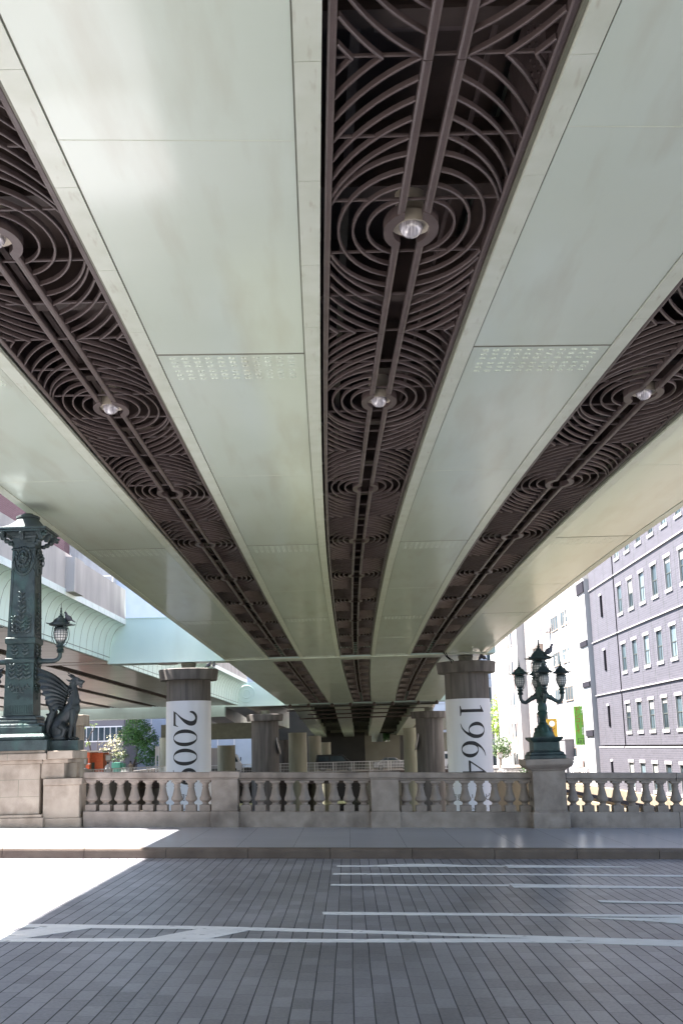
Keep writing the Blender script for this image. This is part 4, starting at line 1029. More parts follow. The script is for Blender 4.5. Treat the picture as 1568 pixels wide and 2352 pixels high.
for zi, (zt, zb_) in enumerate(WROWS+[(.04, -2.25)]):
    for yc in wcols:
        if yc < 62 and zi > 2: continue
        if yc < 58 and zi < 3: continue
        y1_, y0_ = yc-.10, yc-1.62; X = 22.0 if zb_ > 1 else 21.93
        b = MB()
        b.box(X-.05, X+.30, y0_-.12, y1_+.12, zt-.20, zt+.02); b.box(X-.07, X+.30, y0_-.10, y1_+.10, zb_-.02, zb_+.20)
        b.box(X-.03, X+.30, y0_-.002, y0_+.035, zb_+.201, zt-.201); b.box(X-.03, X+.30, y1_-.035, y1_+.002, zb_+.201, zt-.201)
        wnd = b.build('window', M['trim'], BR)
        bxo('pane', M[random.choice(['glass', 'glass', 'glass2', 'glass3'])], wnd, (X+.08, X+.12, y0_+.036, y1_-.036, zb_+.201, zt-.201))
        if random.random() < .4: bxo('blind', M['blind'], wnd, (X+.06, X+.0795, y0_+.15, y1_-.15, zt-.27-random.choice([.3, .6, .95]), zt-.202))
        bxo('mullion', M['seam'], wnd, (X+.05, X+.079, y0_+.071, y0_+.14, zb_+.202, zt-.202), (X+.05, X+.079, y1_-.14, y1_-.071, zb_+.202, zt-.202), (X+.05, X+.079, y0_+.14, y1_-.14, zt-1.3, zt-1.24), (X+.04, X+.079, y0_+.14, y1_-.14, zb_+.202, zb_+.33), ((X+.05, X+.079, (y0_+y1_)/2-.02, (y0_+y1_)/2+.02, zb_+.33, zt-1.3)))
for (zt, zb_) in ((18.5, 16.6), (13.85, 11.9), (9.2, 7.35), (4.55, 2.7), (.0, -1.5)):
    wnd = bxo('window', M['white2'], BR, (21.86, 21.929, 96.25, 96.95, zt-.15, zt))
    bxo('pane', M['hole'], wnd, (21.87 if zt < 1 else 21.93, 21.925 if zt < 1 else 21.998, 96.3, 96.9, zb_, zt-.151))
tag(BR, 'grey lavender brick office building with rows of white framed windows at the right edge', 'building')

# white corner column of next building, and the white blocks behind
def wbuilding(label, y0, y1, x, x2, z1, m, wins, zs=-2.34, extra=None):
    e = empty('city_building', label, 'building'); bxo('wall', M[m], e, (x, x2, y0, y1, zs, z1))
    for (a, c, zb_, zt) in wins:
        b = MB(); b.box(x-.10, x-.001, a-.06, c+.06, zb_-.08, zb_-.001); b.box(x-.05, x-.001, a-.05, a, zb_, zt); b.box(x-.05, x-.001, c, c+.05, zb_, zt); b.box(x-.05, x-.001, a-.05, c+.05, zt+.001, zt+.06)
        n = max(1, round((c-a)/1.5))
        for k in range(1, n): b.box(x-.05, x-.001, a+(c-a)*k/n-.04, a+(c-a)*k/n+.04, zb_, zt)
        wd = b.build('window', M['tan'], e); bxo('pane', M[random.choice(['glass', 'glass3'])], wd, (x-.03, x-.004, a+.001, c-.001, zb_+.001, zt-.001))
    return e
W1 = wbuilding('narrow white building with grey bands squeezed beside the brick office', 101.4, 104.4, 21.6, 40, 15.9, 'white', [])
for (q0, q1) in ((14.7, 15.7), (9.9, 10.4), (6.3, 6.75), (1.95, 2.5)): bxo('grey_band', M['band'], W1, (21.5, 21.599, 101.4, 104.4, q0, q1))
wins = []
for (zb_, zt) in ((13.1, 14.5), (9.4, 10.7), (5.6, 6.9)):
    wins += [(112.3, 116.2, zb_, zt), (118.0, 121.8, zb_, zt)]
wins += [(106.2, 107.0, 9.0, 10.1), (106.0, 106.8, 5.4, 6.5), (112.5, 116, -.6, .9), (118, 121, -.6, .9)]
W2 = wbuilding('white rendered office block with square windows behind the lamp and the green sign', 104.6, 127.5, 22.2, 40, 20, 'white', wins)
b = MB()
for y in (105.2, 105.8): b.tube([(22.05, y, -2), (22.05, y, 19)], .07, 6)
b.tube([(22.0, 109.0, -2), (22.0, 109.0, 14)], .05, 6)
b.build('drain_pipe', M['pipe'], W2)
b = MB()
for k in range(16): z = 8+k*.7; b.tube([(21.9, 109.6, z), (21.5, 109.9, z), (21.5, 111.0, z), (21.9, 111.3, z)], .03, 5)
b.tube([(21.6, 109.8, 7.5), (21.6, 109.8, 19)], .035, 5); b.tube([(21.6, 111.1, 7.5), (21.6, 111.1, 19)], .035, 5)
b.build('cage_ladder', M['white2'], W2)
b = MB()
def letter(txt, size, Mx, mb):                 # flat lettering laid on a wall
    bm = flatmesh(text=txt, size=size); bm_to_mb(bm, lambda co: Mx @ co, mb)
def wallM(x, y, z): return Matrix.Translation((x, y, z)) @ Matrix(((0, 0, -1, 0), (-1, 0, 0, 0), (0, 1, 0, 0), (0, 0, 0, 1)))
letter('コロ', 1.25, wallM(22.16, 116.0, 9.5), b); letter('スー', 1.25, wallM(22.16, 114.0, 9.5), b); letter('ヌ', 1.2, wallM(22.16, 120.6, 9.5), b)
b.build('window_lettering', M['white2'], W2)
W3 = wbuilding('cream tiled office building with projecting bay windows left of the white block', 127.6, 143, 22.6, 44, 26, 'tile', [(129.2, 136.8, 2.3, 4.6), (129.2, 136.8, 10.0, 12.3), (129.2, 136.8, 6.0, 8.3), (129.2, 136.8, -1.5, .5)])
bxo('bay', M['white2'], W3, (21.9, 22.599, 128.8, 137.3, 12.5, 14.2), (21.9, 22.599, 128.8, 137.3, 8.6, 9.8), (21.9, 22.599, 128.8, 137.3, 4.9, 5.9), (21.9, 22.599, 128.8, 137.3, .9, 2.1))
bxo('side_panel', M['tan'], W3, (21.7, 22.5, 128.0, 128.7, 10.0, 12.4))
W4 = wbuilding('tall white building with narrow slit windows farthest along the right bank', 143.2, 170, 21.6, 44, 24, 'white', [(146.5, 148.6, z, z+1.7) for z in (14, 10.2, 6.3, 2.3, -1.5)]+[(150.4, 151.2, z, z+1.7) for z in (14, 10.2, 6.3, 2.3, -1.5)])
b = MB()
for y in (145.5, 153): b.tube([(21.4, y, -2), (21.4, y, 20)], .09, 6)
b.build('drain_pipe', M['pipe'], W4)

# pale blue building facing us at the end of the bank
YF = 178
pa, pb = onY(1085, 1700, YF), onY(1200, 1700, YF)
BB = empty('city_building', 'pale blue panelled building with wide windows seen beyond the spring tree', 'building')
bxo('wall', M['bluewall'], BB, (pa.x-8, pb.x+6, YF, YF+15, -2.3, 40))
for (ya, yc) in ((1503, 1537), (1578, 1612), (1662, 1695), (1741-6, 1768-6)):
    z1_, z0_ = onY(1145, ya, YF).z, onY(1145, yc, YF).z
    for (xa, xb) in ((1117, 1126), (1130, 1152), (1156, 1164)):
        x0_, x1_ = onY(xa, ya, YF).x, onY(xb, ya, YF).x
        wd = bxo('window', M['white2'], BB, (x0_-.12, x1_+.12, YF-.08, YF-.001, z0_-.12, z1_+.12)); bxo('pane', M['glass'], wd, (x0_, x1_, YF-.10, YF-.081, z0_, z1_))
b = MB()
for k in range(24): b.box(pa.x-8, pb.x+6, YF-.02, YF-.001, -1+k*1.25, -.95+k*1.25)
b.build('panel_joints', M['greywall'], BB)

# hanging signs
def sign(name, label, x, y, z0, z1, w_, m, build):
    b = MB(); b.box(x-w_, x, y, y+.18, z0, z1); o = b.build(name, m); tag(o, label, 'sign')
    t = MB(); build(t, x-w_, y-.003); 
    if t.v: t.build('sign_lettering', M['ink'], o)
    return o
def frontM(x, y, z): return Matrix.Translation((x, y, z)) @ Matrix(((1, 0, 0, 0), (0, 0, -1, 0), (0, 1, 0, 0), (0, 0, 0, 1)))
gx0 = onY(1354-38, 1700, 108.5)
sx0, sx1 = onY(1316.5, 1620, 108.5).x, onY(1338, 1620, 108.5).x
z1_, z0_ = onY(1327, 1622, 108.5).z, onY(1335, 1711, 108.5).z
wS = sx1-sx0
b = MB(); b.box(sx0, sx1, 108.5, 108.7, z0_, z1_); gs = b.build('hanging_sign', M['lime']); tag(gs, 'tall lime green hanging sign reading ドンコーイ and B1', 'sign')
t = MB(); hh = (z1_-z0_)
for k, ch in enumerate('ドンコーイ'):
    if ch == 'ー': t.box(sx0+wS*.26, sx0+wS*.33, 108.48, 108.497, z1_-hh*(.14*k+.155), z1_-hh*(.14*k+.04))
    else: letter(ch, wS*.62, frontM(sx0+wS*.02, 108.496, z1_-hh*(.14*k+.135)), t)
t.build('red_lettering', M['redink'], gs)
t = MB(); letter('B1', wS*.52, frontM(sx0+wS*.35, 108.496, z0_+hh*.035), t)
t.box(sx0+wS*.22, sx0+wS*.26, 108.48, 108.497, z0_+hh*.05, z0_+hh*.17); t.box(sx0+wS*.26, sx1-.1, 108.48, 108.497, z0_+hh*.16, z0_+hh*.17)
t.box(sx0+wS*.14, sx0+wS*.34, 108.48, 108.497, z0_+hh*.05, z0_+hh*.062)
t.build('black_lettering', M['ink'], gs)
t = MB()
for k, ch in enumerate('居酒屋'): letter(ch, wS*.26, frontM(sx0+wS*.68, 108.494, z1_-hh*(.60+.065*k)), t)
for k, ch in enumerate('タイ'): letter(ch, wS*.26, frontM(sx0+wS*.68, 108.494, z1_-hh*(.12+.065*k)), t)
t.build('white_lettering', M['white2'], gs)
t = MB()
for k, ch in enumerate('ベトナム'): letter(ch, wS*.26, frontM(sx0+wS*.68, 108.494, z1_-hh*(.28+.065*k)), t)
t.build('yellow_lettering', M['yellow'], gs)
b = MB(); b.tube([(sx1, 108.6, z1_-.3), (22.2, 108.6, z1_-.3)], .04, 5); b.tube([(sx1, 108.6, z0_+.3), (22.2, 108.6, z0_+.3)], .04, 5); b.build('bracket', M['pipe'], gs)
YS = 120
x0_, x1_ = onY(1255, 1660, YS).x, onY(1278, 1660, YS).x; z1_, z0_ = onY(1262, 1651, YS).z, onY(1262, 1700, YS).z
b = MB(); b.box(x0_, x1_, YS, YS+.2, z0_, z1_); ys = b.build('hanging_sign', M['yellow']); tag(ys, 'yellow hanging sign with white disc and red character, behind the lamp column', 'sign')
t = MB(); t.lathe([(.30, 0), (.30, .01)], (0, 0, 0), 24, T=Matrix.Translation(((x0_+x1_)/2, YS-.001, z1_-.5)) @ Matrix.Rotation(PI/2, 4, 'X')); t.build('white_disc', M['white2'], ys)
t = MB(); letter('イ', .8, frontM((x0_+x1_)/2-.4, YS-.012, z1_-1.55), t); t.build('red_lettering', M['redink'], ys)
b = MB(); b.tube([(x1_, YS+.1, z1_-.3), (22.3, YS+.1, z1_-.3)], .04, 5); b.build('bracket', M['pipe'], ys)

# air conditioners, ducts by the wall
def aircon(x, y, z, s, label):
    e = empty('air_conditioner', label, 'air conditioner', (x, y, z), 'air conditioners on the white block')
    bevel(bxo('casing', M['white2'], e, (-.16*s, .16*s, -.42*s, .42*s, 0, .62*s)), .02)
    b = MB(); b.lathe([(.24*s, 0), (.24*s, .02), (.2*s, .02)], n=18, T=Matrix.Translation((-.16*s, -.08, .31*s)) @ Matrix.Rotation(-PI/2, 4, 'Y')); b.build('fan_grille', M['greywall'], e)
    bxo('wall_bracket', M['pipe'], e, (-.1, .45, -.4*s, -.34*s, -.06, -.002), (-.1, .45, .34*s, .4*s, -.06, -.002))
aircon(21.85, 122.8, 13.2, 1.3, 'white air conditioner high on the wall beside the top floor window')
aircon(21.75, 109.8, -.9, 1.6, 'white air conditioner low by the foot of the green sign')
aircon(21.75, 111.9, -1.9, 1.6, 'larger grey white air conditioner on the ledge above the balustrade')
aircon(21.75, 106.0, -1.7, 1.4, 'white air conditioner between the drain pipes beside the brick office')
b = MB()
for k in range(7):
    y = 112+k*1.1; b.tube([(21.6, y, -2.3), (21.6, y, -1.2+.3*(k % 3)), (21.85, y+.3, -.6+.2*(k % 2)), (22.15, y+.3, -.4)], .16, 8)
o = b.build('wall_duct', M['silver'], smooth=40); tag(o, 'cluster of bent silver ducts at the foot of the white block', 'duct')
o = bxo('electric_cabinet', M['greywall'], None, (21.3, 22.15, 113.6, 116.2, -1.9, 1.7), (21.25, 22.17, 113.5, 116.3, 1.71, 1.8)); tag(o, 'tall grey metal cabinet on the ledge behind the lamp', 'cabinet')

# ------------------------------------------------------------------ plants
def tree(name, label, base, crown, n, ls, leaf, limbs, group=None, petals=0, trunk_r=.12, cat='tree'):
    """crown: list of (offset, radii); limbs: list of polylines from the base; many small leaf clumps"""
    e = empty(name, label, cat, base, group); b = MB()
    for pl, r in limbs: b.tube(pl, [r*(1-.75*i/(len(pl)-1)) for i in range(len(pl))], 7)
    b.build('trunk', M['bark'], e, smooth=50)
    b = MB(); tot = sum(c[1][0]*c[1][1]*c[1][2] for c in crown)
    for (c, r) in crown:
        for k in range(int(n*r[0]*r[1]*r[2]/tot)):
            while True:
                d = Vector((random.gauss(0, 1), random.gauss(0, 1), random.gauss(0, 1))).normalized()*random.uniform(.35, 1.0)**.6
                break
            p = Vector((c[0]+d.x*r[0], c[1]+d.y*r[1], c[2]+d.z*r[2]))
            for q in range(3):
                pp = p+Vector((random.gauss(0, ls), random.gauss(0, ls), random.gauss(0, ls*.7)))
                a = Vector((random.gauss(0, 1), random.gauss(0, 1), random.gauss(0, 1))).normalized(); c_ = a.orthogonal().normalized(); f = a.cross(c_)
                s_ = ls*random.uniform(.6, 1.2)
                b.add([pp-c_*s_, pp+f*s_*.5, pp+c_*s_, pp-f*s_*.5], [(0, 1, 2, 3)])
    b.build('crown', M[leaf], e)
    return e
YT = 122
def tp(px, py, Y=YT): return onY(px, py, Y)
b0 = tp(328, 1765); 
def rel(px, py, b, Y=YT, dy=0): v = onY(px, py, Y)-b; return (v.x, v.y+dy, v.z)
g0 = b0.copy(); g0.z = -.75
cr = [(rel(313, 1672, g0), (1.5, 1.5, 1.2)), (rel(300, 1690, g0), (1.3, 1.2, .9)), (rel(332, 1690, g0), (1.3, 1.3, 1.3)), (rel(345, 1712, g0), (1.1, 1.2, 1.2)), (rel(335, 1735, g0), (1.3, 1.2, .9)), (rel(350, 1745, g0), (.9, 1.0, .9)), (rel(318, 1706, g0), (.9, 1.1, .7)), (rel(294, 1704, g0), (.5, .7, .5))]
lm = [([rel(300, 1790, g0), rel(303, 1768, g0), rel(312, 1745, g0), rel(318, 1715, g0), rel(316, 1690, g0)], .14), ([rel(301, 1776, g0), rel(310, 1757, g0), rel(325, 1750, g0), rel(338, 1735, g0)], .10), ([rel(312, 1745, g0), rel(328, 1725, g0), rel(338, 1700, g0)], .07), ([rel(318, 1715, g0), rel(305, 1695, g0), rel(300, 1680, g0)], .05)]
tree('evergreen_tree', 'round dark green evergreen tree left of the 2009 pier', g0, cr, 1900, .11, 'leaf', lm)
g1 = tp(258, 1790); g1.z = -.75
lm = [([rel(258, 1790, g1), rel(259, 1758, g1), rel(262, 1745, g1), rel(254, 1735, g1)], .10), ([rel(261, 1748, g1), rel(272, 1732, g1), rel(280, 1720, g1)], .05), ([rel(262, 1745, g1), rel(268, 1725, g1), rel(266, 1705, g1)], .05), ([rel(258, 1738, g1), rel(250, 1728, g1)], .04)]
tree('magnolia_tree', 'small tree with cream blossom between kiosk and evergreen', g1, [(rel(262, 1710, g1), (1.0, .9, 1.2)), (rel(245, 1715, g1), (.9, .8, .7)), (rel(272, 1695, g1), (.7, .7, .8)), (rel(270, 1728, g1), (.8, .8, .5))], 130, .10, 'petal', lm)
tree('leafy_shrub', 'light green shrub under the blossoming tree', g1, [(rel(272, 1740, g1), (1.1, .8, .6)), (rel(280, 1732, g1), (.7, .7, .7)), (rel(278, 1700, g1), (.5, .5, 1.2))], 260, .09, 'leaf3', [([rel(270, 1790, g1), rel(271, 1750, g1)], .05)], cat='shrub')
g2 = tp(215, 1790); g2.z = -.75
lm = [([rel(216, 1790, g2), rel(213, 1750, g2), rel(207, 1715, g2), rel(203, 1700, g2), rel(209, 1685, g2)], .12), ([rel(209, 1685, g2), rel(212, 1675, g2), rel(203, 1662, g2)], .05), ([rel(210, 1684, g2), rel(217, 1674, g2), rel(218, 1664, g2)], .05), ([rel(204, 1702, g2), rel(195, 1690, g2), rel(191, 1672, g2)], .05), ([rel(214, 1757, g2), rel(225, 1725, g2), rel(224, 1705, g2), rel(230, 1695, g2)], .06), ([rel(228, 1750, g2), rel(226, 1725, g2)], .04)]
tree('pruned_tree', 'bare pruned tree with a few buds in front of the grey building', g2, [(rel(205, 1664, g2), (.25, .25, .2)), (rel(218, 1664, g2), (.25, .25, .2)), (rel(202, 1708, g2), (.25, .25, .3)), (rel(192, 1670, g2), (.2, .2, .2))], 40, .07, 'leaf2', lm)
# right bank trees beyond the 1964 pier
g3 = onY(1160, 1795, 165); g3.z = -2.3
def r3(px, py): v = onY(px, py, 165)-g3; return (v.x, v.y, v.z)
tree('young_leaf_tree', 'tall bright yellow green tree in front of the pale blue building', g3, [(r3(1147, 1640), (1.4, 1.2, 1.8)), (r3(1148, 1612), (1.1, 1, 1.6)), (r3(1150, 1580), (.7, .8, 1.5)), (r3(1142, 1668), (1.3, 1.2, 1.2)), (r3(1153, 1682), (1.2, 1.2, 1.2))], 1100, .14, 'leaf2', [([r3(1160, 1795), r3(1156, 1720), r3(1150, 1650), r3(1150, 1585)], .18), ([r3(1156, 1700), r3(1142, 1670)], .07)])
g4 = onY(1150, 1795, 150); g4.z = -2.3
def r4(px, py): v = onY(px, py, 150)-g4; return (v.x, v.y, v.z)
tree('round_shrub', 'pale round clipped shrub behind the two riverside lamp posts', g4, [(r4(1152, 1712), (1.4, 1.2, 1.2)), (r4(1146, 1725), (1.2, 1.2, .9)), (r4(1157, 1728), (1.1, 1.2, .9))], 700, .12, 'leaf3', [([r4(1150, 1795), r4(1151, 1735)], .12)], cat='shrub')
g5 = onY(1206, 1800, 118); g5.z = -2.3
v = onY(1207, 1772, 118)-g5
tree('low_shrub', 'small pale shrub just left of the right lamp pedestal', g5, [((v.x, v.y, v.z), (.6, .6, .7))], 160, .08, 'leaf3', [([(0, 0, 0), (v.x, v.y, v.z)], .05)], cat='shrub')

# ------------------------------------------------------------------ left bank
YG = 150
def rect(px0, px1, py0, py1, Y): a, c = onY(px0, py0, Y), onY(px1, py1, Y); return a.x, c.x, c.z, a.z
GB = empty('city_building', 'low grey building with a ribbon of windows behind the red kiosk', 'building')
x0_, x1_, za, zb_ = rect(-200, 283, 1653, 1800, YG)
bxo('wall', M['greywall'], GB, (x0_, x1_, YG, YG+20, -.75, zb_))
xa, xb, z0_, z1_ = rect(-100, 281, 1680, 1700, YG)
wd = bxo('window', M['white2'], GB, (xa, xb, YG-.06, YG-.001, z0_-.15, z1_+.15))
pn = MB(); 
for k in range(28): pn.box(xa+(xb-xa)*k/28+.05, xa+(xb-xa)*(k+1)/28-.05, YG-.09, YG-.061, z0_, z1_)
pn.build('pane', M['glass'], wd)
bxo('upper_storey', M['bluewall'], GB, (x0_, x1_+.5, YG+1.2, YG+20, zb_+.001, zb_+9))
b = MB()
for k in range(42): b.box(x0_+(x1_-x0_)*k/42, x0_+(x1_-x0_)*k/42+.10, YG+1.1, YG+1.199, zb_+.01, zb_+9)
b.build('mullion', M['white2'], GB)
x0_, x1_, za, zb_ = rect(284, 600, 1640, 1800, YG+14)
WB = empty('city_building', 'tall pale bluish office building behind the evergreen tree', 'building')
bxo('wall', M['bluewall'], WB, (x0_, x1_, YG+10, YG+34, -.75, 18))
b = MB()
for k in range(int((x1_-x0_)/2.3)): b.box(x0_+k*2.3, x0_+k*2.3+.14, YG+9.9, YG+9.999, 0, 18)
b.build('mullion', M['white2'], WB)
for (pa_, pb_) in ((523, 536),):
    xx0, xx1, zz0, zz1 = rect(pa_, pb_, 1716, 1742, YG+10)
    wdo = bxo('window', M['white2'], WB, (xx0-.1, xx1+.1, YG+9.8, YG+9.899, zz0-.1, zz1+.1))
    pn = MB()
    for k in range(5): pn.box(xx0+(xx1-xx0)*k/5+.03, xx0+(xx1-xx0)*(k+1)/5-.04, YG+9.77, YG+9.799, zz0, zz1)
    pn.build('pane', M['glass'], wdo)
# upper left buildings glimpsed over the parapet
def block(label, px0, px1, Y, ztop, m, wins=()):
    e = empty('city_building', label, 'building'); a, c = onY(px0, 1400, Y).x, onY(px1, 1400, Y).x
    bxo('wall', M[m], e, (a, c, Y, Y+14, -.75, ztop))
    for (wx0, wx1, wy0, wy1) in wins:
        A, B = onY(wx0, wy0, Y), onY(wx1, wy1, Y)
        wd = bxo('window', M['white2'], e, (A.x-.08, B.x+.08, Y-.06, Y-.001, B.z-.08, A.z+.08)); bxo('pane', M['glass'], wd, (A.x, B.x, Y-.08, Y-.061, B.z, A.z))
    return e
e = block('dark red brick building with louvres at the far upper left', -160, 53, 190, 60, 'redbrick')
b = MB(); A, B = onY(-60, 1178, 190), onY(48, 1215, 190)
for k in range(14): b.box(A.x, B.x, 189.8, 189.99, B.z+(A.z-B.z)*k/14-2.5, B.z+(A.z-B.z)*k/14-2.38)
for k in range(10): b.box(A.x+(B.x-A.x)*k/9-.04, A.x+(B.x-A.x)*k/9+.04, 189.7, 189.79, B.z-2.6, A.z-2.2)
b.build('louvre', M['seam'], e)
block('plum brick tower block between two white ones, upper left', 119, 144, 192, 60, 'redbrick')
block('white building with two tall windows rising over the left parapet', 144, 262, 196, 60, 'white', [(152, 161, 1273, 1303), (169, 175, 1282, 1312), (190, 206, 1322, 1358)])
block('pale bluish slab building right of the white one over the left parapet', 54, 118, 194, 60, 'bluewall')
block('distant white building over the left parapet nearest the beam', 263, 420, 198, 32, 'bluewall')
b = MB()
for px in (187, 259):
    p = onY(px, 1340, 100); b.tube([(p.x, 100, 6), (p.x, 100, p.z+1.6)], .07, 6)
p0, p1 = onY(232, 1322, 100), onY(259, 1322, 100); b.box(p0.x, p1.x, 99.95, 100.02, p0.z-.1, p0.z); b.box(p0.x, p0.x+.05, 99.95, 100.02, p0.z-2, p0.z)
o = b.build('roof_mast', M['white2']); tag(o, 'thin white masts and frame sticking up over the left parapet', 'mast')

# brick kiosk
YK = 116
x0_, x1_, z0_, z1_ = rect(176, 205, 1729, 1790, YK); x2_ = onY(232, 1730, YK).x
KI = empty('brick_kiosk', 'small orange red brick kiosk with flat roof and a line of white letters', 'kiosk')
bxo('wall', M['red'], KI, (x0_, x1_, YK, YK+4, -.75, z1_), (x1_+.001, x2_, YK+1.1, YK+4, -.75, z1_-.05))
bxo('roof', M['stone'], KI, (x0_-.1, x2_+.2, YK-.3, YK+4.2, z1_+.001, z1_+.16))
bxo('doorway', M['seam'], KI, (x1_-.0, x1_+.3, YK+1.0, YK+1.099, -.7, z1_-1.0))
A = onY(186, 1756, YK); b = MB()
for k in range(8): b.box(A.x+k*.125, A.x+k*.125+.075, YK-.02, YK-.001, A.z, A.z+.10)
b.build('sign_lettering', M['white2'], KI)
x0_, x1_, z0_, z1_ = rect(257, 276, 1752, 1790, YK-1)
o = bxo('green_hoarding', M['green'], None, (x0_, x1_, YK-1, YK+.5, -.75, z1_), (x1_+.001, x1_+.3, YK-.8, YK+.4, -.75, z1_-.1)); tag(o, 'mint green hoarding panel beside the red kiosk', 'hoarding')
x0_, x1_, z0_, z1_ = rect(357, 366, 1714, 1790, YK-3)
o = bxo('notice_frame', M['white2'], None, (x0_, x0_+.12, YK-3, YK-2.8, -.75, z1_), (x1_-.1, x1_, YK-3, YK-2.8, -.75, z1_), (x0_+.121, x1_-.101, YK-2.97, YK-2.83, z1_-.9, z1_-.02), (x0_+.121, x1_-.101, YK-2.97, YK-2.83, .0, .1)); tag(o, 'tall white frame standing beside the pier left of the 2009 banner', 'frame')

# street lamps by the railing
def post_lamp(px, ptop, Y, base_z, label):
    p = onY(px, ptop, Y); e = empty('square_lamp', label, 'street lamp', (p.x, Y, base_z), 'square lantern posts by the riverside railing'); h_ = p.z-base_z
    b = MB(); b.box(-.42, .42, -.3, .3, 0, h_-2.6+.9) if h_ > 3 else b.box(-.35, .35, -.3, .3, 0, .9)
    b.build('stone_base', M['stone'], e)
    zb0 = (h_-2.6+.9) if h_ > 3 else .9
    b = MB(); b.ell((0, 0, zb0), (.36, .3, .22)); b.build('base_cap', M['white2'], e, smooth=50)
    b = MB(); b.box(-.09, .09, -.09, .09, zb0+.15, h_-.6); b.frustum(0, 0, h_-.7, h_-.52, .1, .1, .22, .22); b.box(-.25, -.2501+.04, -.22, .22, h_-.519, h_-.08); b.box(.21, .25, -.22, .22, h_-.519, h_-.08); b.box(-.29, .29, -.29, .29, h_-.079, h_); b.build('post', M['stone'], e)
    bxo('lamp_glass', M['frost'], e, (-.209, .209, -.2, .2, h_-.51, h_-.085))
post_lamp(195, 1741, 106, -.75, 'left square lantern post beside the kiosk sign')
post_lamp(250, 1733, 107, -.75, 'square lantern post in front of the kiosk doorway')
post_lamp(1118, 1730, 128, -2.3, 'left of the two square lantern posts right of the 1964 banner')
post_lamp(1147, 1729, 128, -2.3, 'right of the two square lantern posts right of the 1964 banner')

# railings
def railing(label, pA, pB, h_, m, nb, name='metal_railing', posts=None):
    e = empty(name, label, 'railing'); A, B = Vector(pA), Vector(pB); L_ = (B-A).length
    Tm = Matrix.Translation(A) @ (Vector((1, 0, 0)).rotation_difference((B-A).normalized()).to_matrix().to_4x4())
    b = MB(); b.box(0, L_, -.04, .04, h_-.07, h_, Tm); b.box(0, L_, -.025, .025, .08, .13, Tm)
    b.box(0, L_, -.02, .02, h_*.66, h_*.66+.03, Tm); b.box(0, L_, -.02, .02, h_*.38, h_*.38+.03, Tm)
    b.build('rails', m, e)
    b = MB(); n = int(L_/.165)
    for k in range(n+1): b.box(k*L_/n-.013, k*L_/n+.013, -.018, .018, .131, h_-.071, Tm)
    o = b.build('bars', m, e)
    b = MB(); n = max(1, int(L_/2.05))
    for k in range(n+1): b.box(k*L_/n-.05, k*L_/n+.05, -.05, .05, 0, h_-.001, Tm); b.box(k*L_/n+.25, k*L_/n+.31, -.04, .04, 0, h_-.002, Tm)
    b.build('posts', m, e)
    return e
# far road bridge crossing under the expressway
YE = 131
zr = onY(800, 1749, YE).z; DZ = zr-1.15
FB = empty('far_road_bridge', 'dark low road bridge crossing the river under the elevated road', 'bridge')
bxo('deck', M['stone2'], FB, (-24, 21.3, YE-.3, YE+14, DZ-.5, DZ)); bxo('edge_beam', M['darkbrown'], FB, (-24, 21.3, YE-.5, YE-.301, DZ-1.2, DZ+.02))
bxo('pier_wall', M['conc'], FB, (-9, -6, YE+2, YE+12, -6, DZ-.51), (7, 9, YE+2, YE+12, -6, DZ-.51))
railing('white metal railing along the far road bridge under the elevated road', (onY(470, 1749, YE).x, YE-.2, DZ), (onY(1060, 1749, YE).x, YE-.2, DZ), 1.15, M['white2'], 0)
A = onY(209, 1767, 104); B = onY(380, 1759, 110)
railing('pinkish white railing on the left bank in front of the kiosk', (A.x, 104, A.z-1.15), (B.x, 110, B.z-1.15), 1.15, M['white2'], 0)
b = MB(); b.box(A.x-2, A.x+.2, 103.8, 104.4, -.75, A.z+.02); 
o = b.build('stone_wall_end', M['stone']); tag(o, 'low stone wall end where the left bank railing starts', 'wall')
A = onY(1062, 1763, 125); B = onY(1200, 1766, 128)
railing('short white railing on the right bank behind the 1964 pier', (A.x, 125, A.z-1.1), (B.x, 128, B.z-1.1), 1.1, M['white2'], 0)
o = bxo('approach_wall', M['cream'], None, (onY(1062, 1763, 124).x, 21.3, 124, 124.6, -6, onY(1100, 1785, 124).z)); tag(o, 'low tan stone wall ramp behind the 1964 pier', 'wall')

# far end: concrete wall under the expressway
CW = empty('abutment_wall', 'beige concrete wall with an opening at the far end under the elevated road', 'wall')
YW = 170
xa = onY(770, 1720, YW).x; xb = onY(905, 1720, YW).x; zt = onY(850, 1704, YW).z; xc = onY(853, 1700, YW).x
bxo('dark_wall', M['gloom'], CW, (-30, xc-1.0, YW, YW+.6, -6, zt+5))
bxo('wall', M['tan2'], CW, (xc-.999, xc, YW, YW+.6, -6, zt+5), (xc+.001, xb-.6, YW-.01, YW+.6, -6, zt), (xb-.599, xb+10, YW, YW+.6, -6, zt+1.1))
bxo('upper_beam', M['tan2'], CW, (xc-6, xb+12, YW-.8, YW+.9, zt+1.45, zt+4))
b = MB(); b.tube([(onY(862, 1690, YW+20).x, YW+20, -6), (onY(862, 1690, YW+20).x, YW+20, 12)], 1.2, 16); o = b.build('distant_pillar', M['white2'], smooth=50); tag(o, 'bright distant pillar seen through the far wall opening', 'pillar')
gg = onY(885, 1695, YW+25); gg.z = -5
tree('distant_tree', 'distant green tree seen through the far wall opening', gg, [((0, 0, 7.5), (2.2, 1.5, 2.2))], 500, .2, 'leaf', [([(0, 0, 0), (0, 0, 7)], .2)])

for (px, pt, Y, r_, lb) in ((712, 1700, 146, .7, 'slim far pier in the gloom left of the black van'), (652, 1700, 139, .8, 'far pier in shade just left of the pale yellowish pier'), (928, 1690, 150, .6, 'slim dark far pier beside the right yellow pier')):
    p = onY(px, pt, Y); pier(p.x, Y, r_, p.z, lb, 'pale far piers', m='conc', caph=0, bear=False)
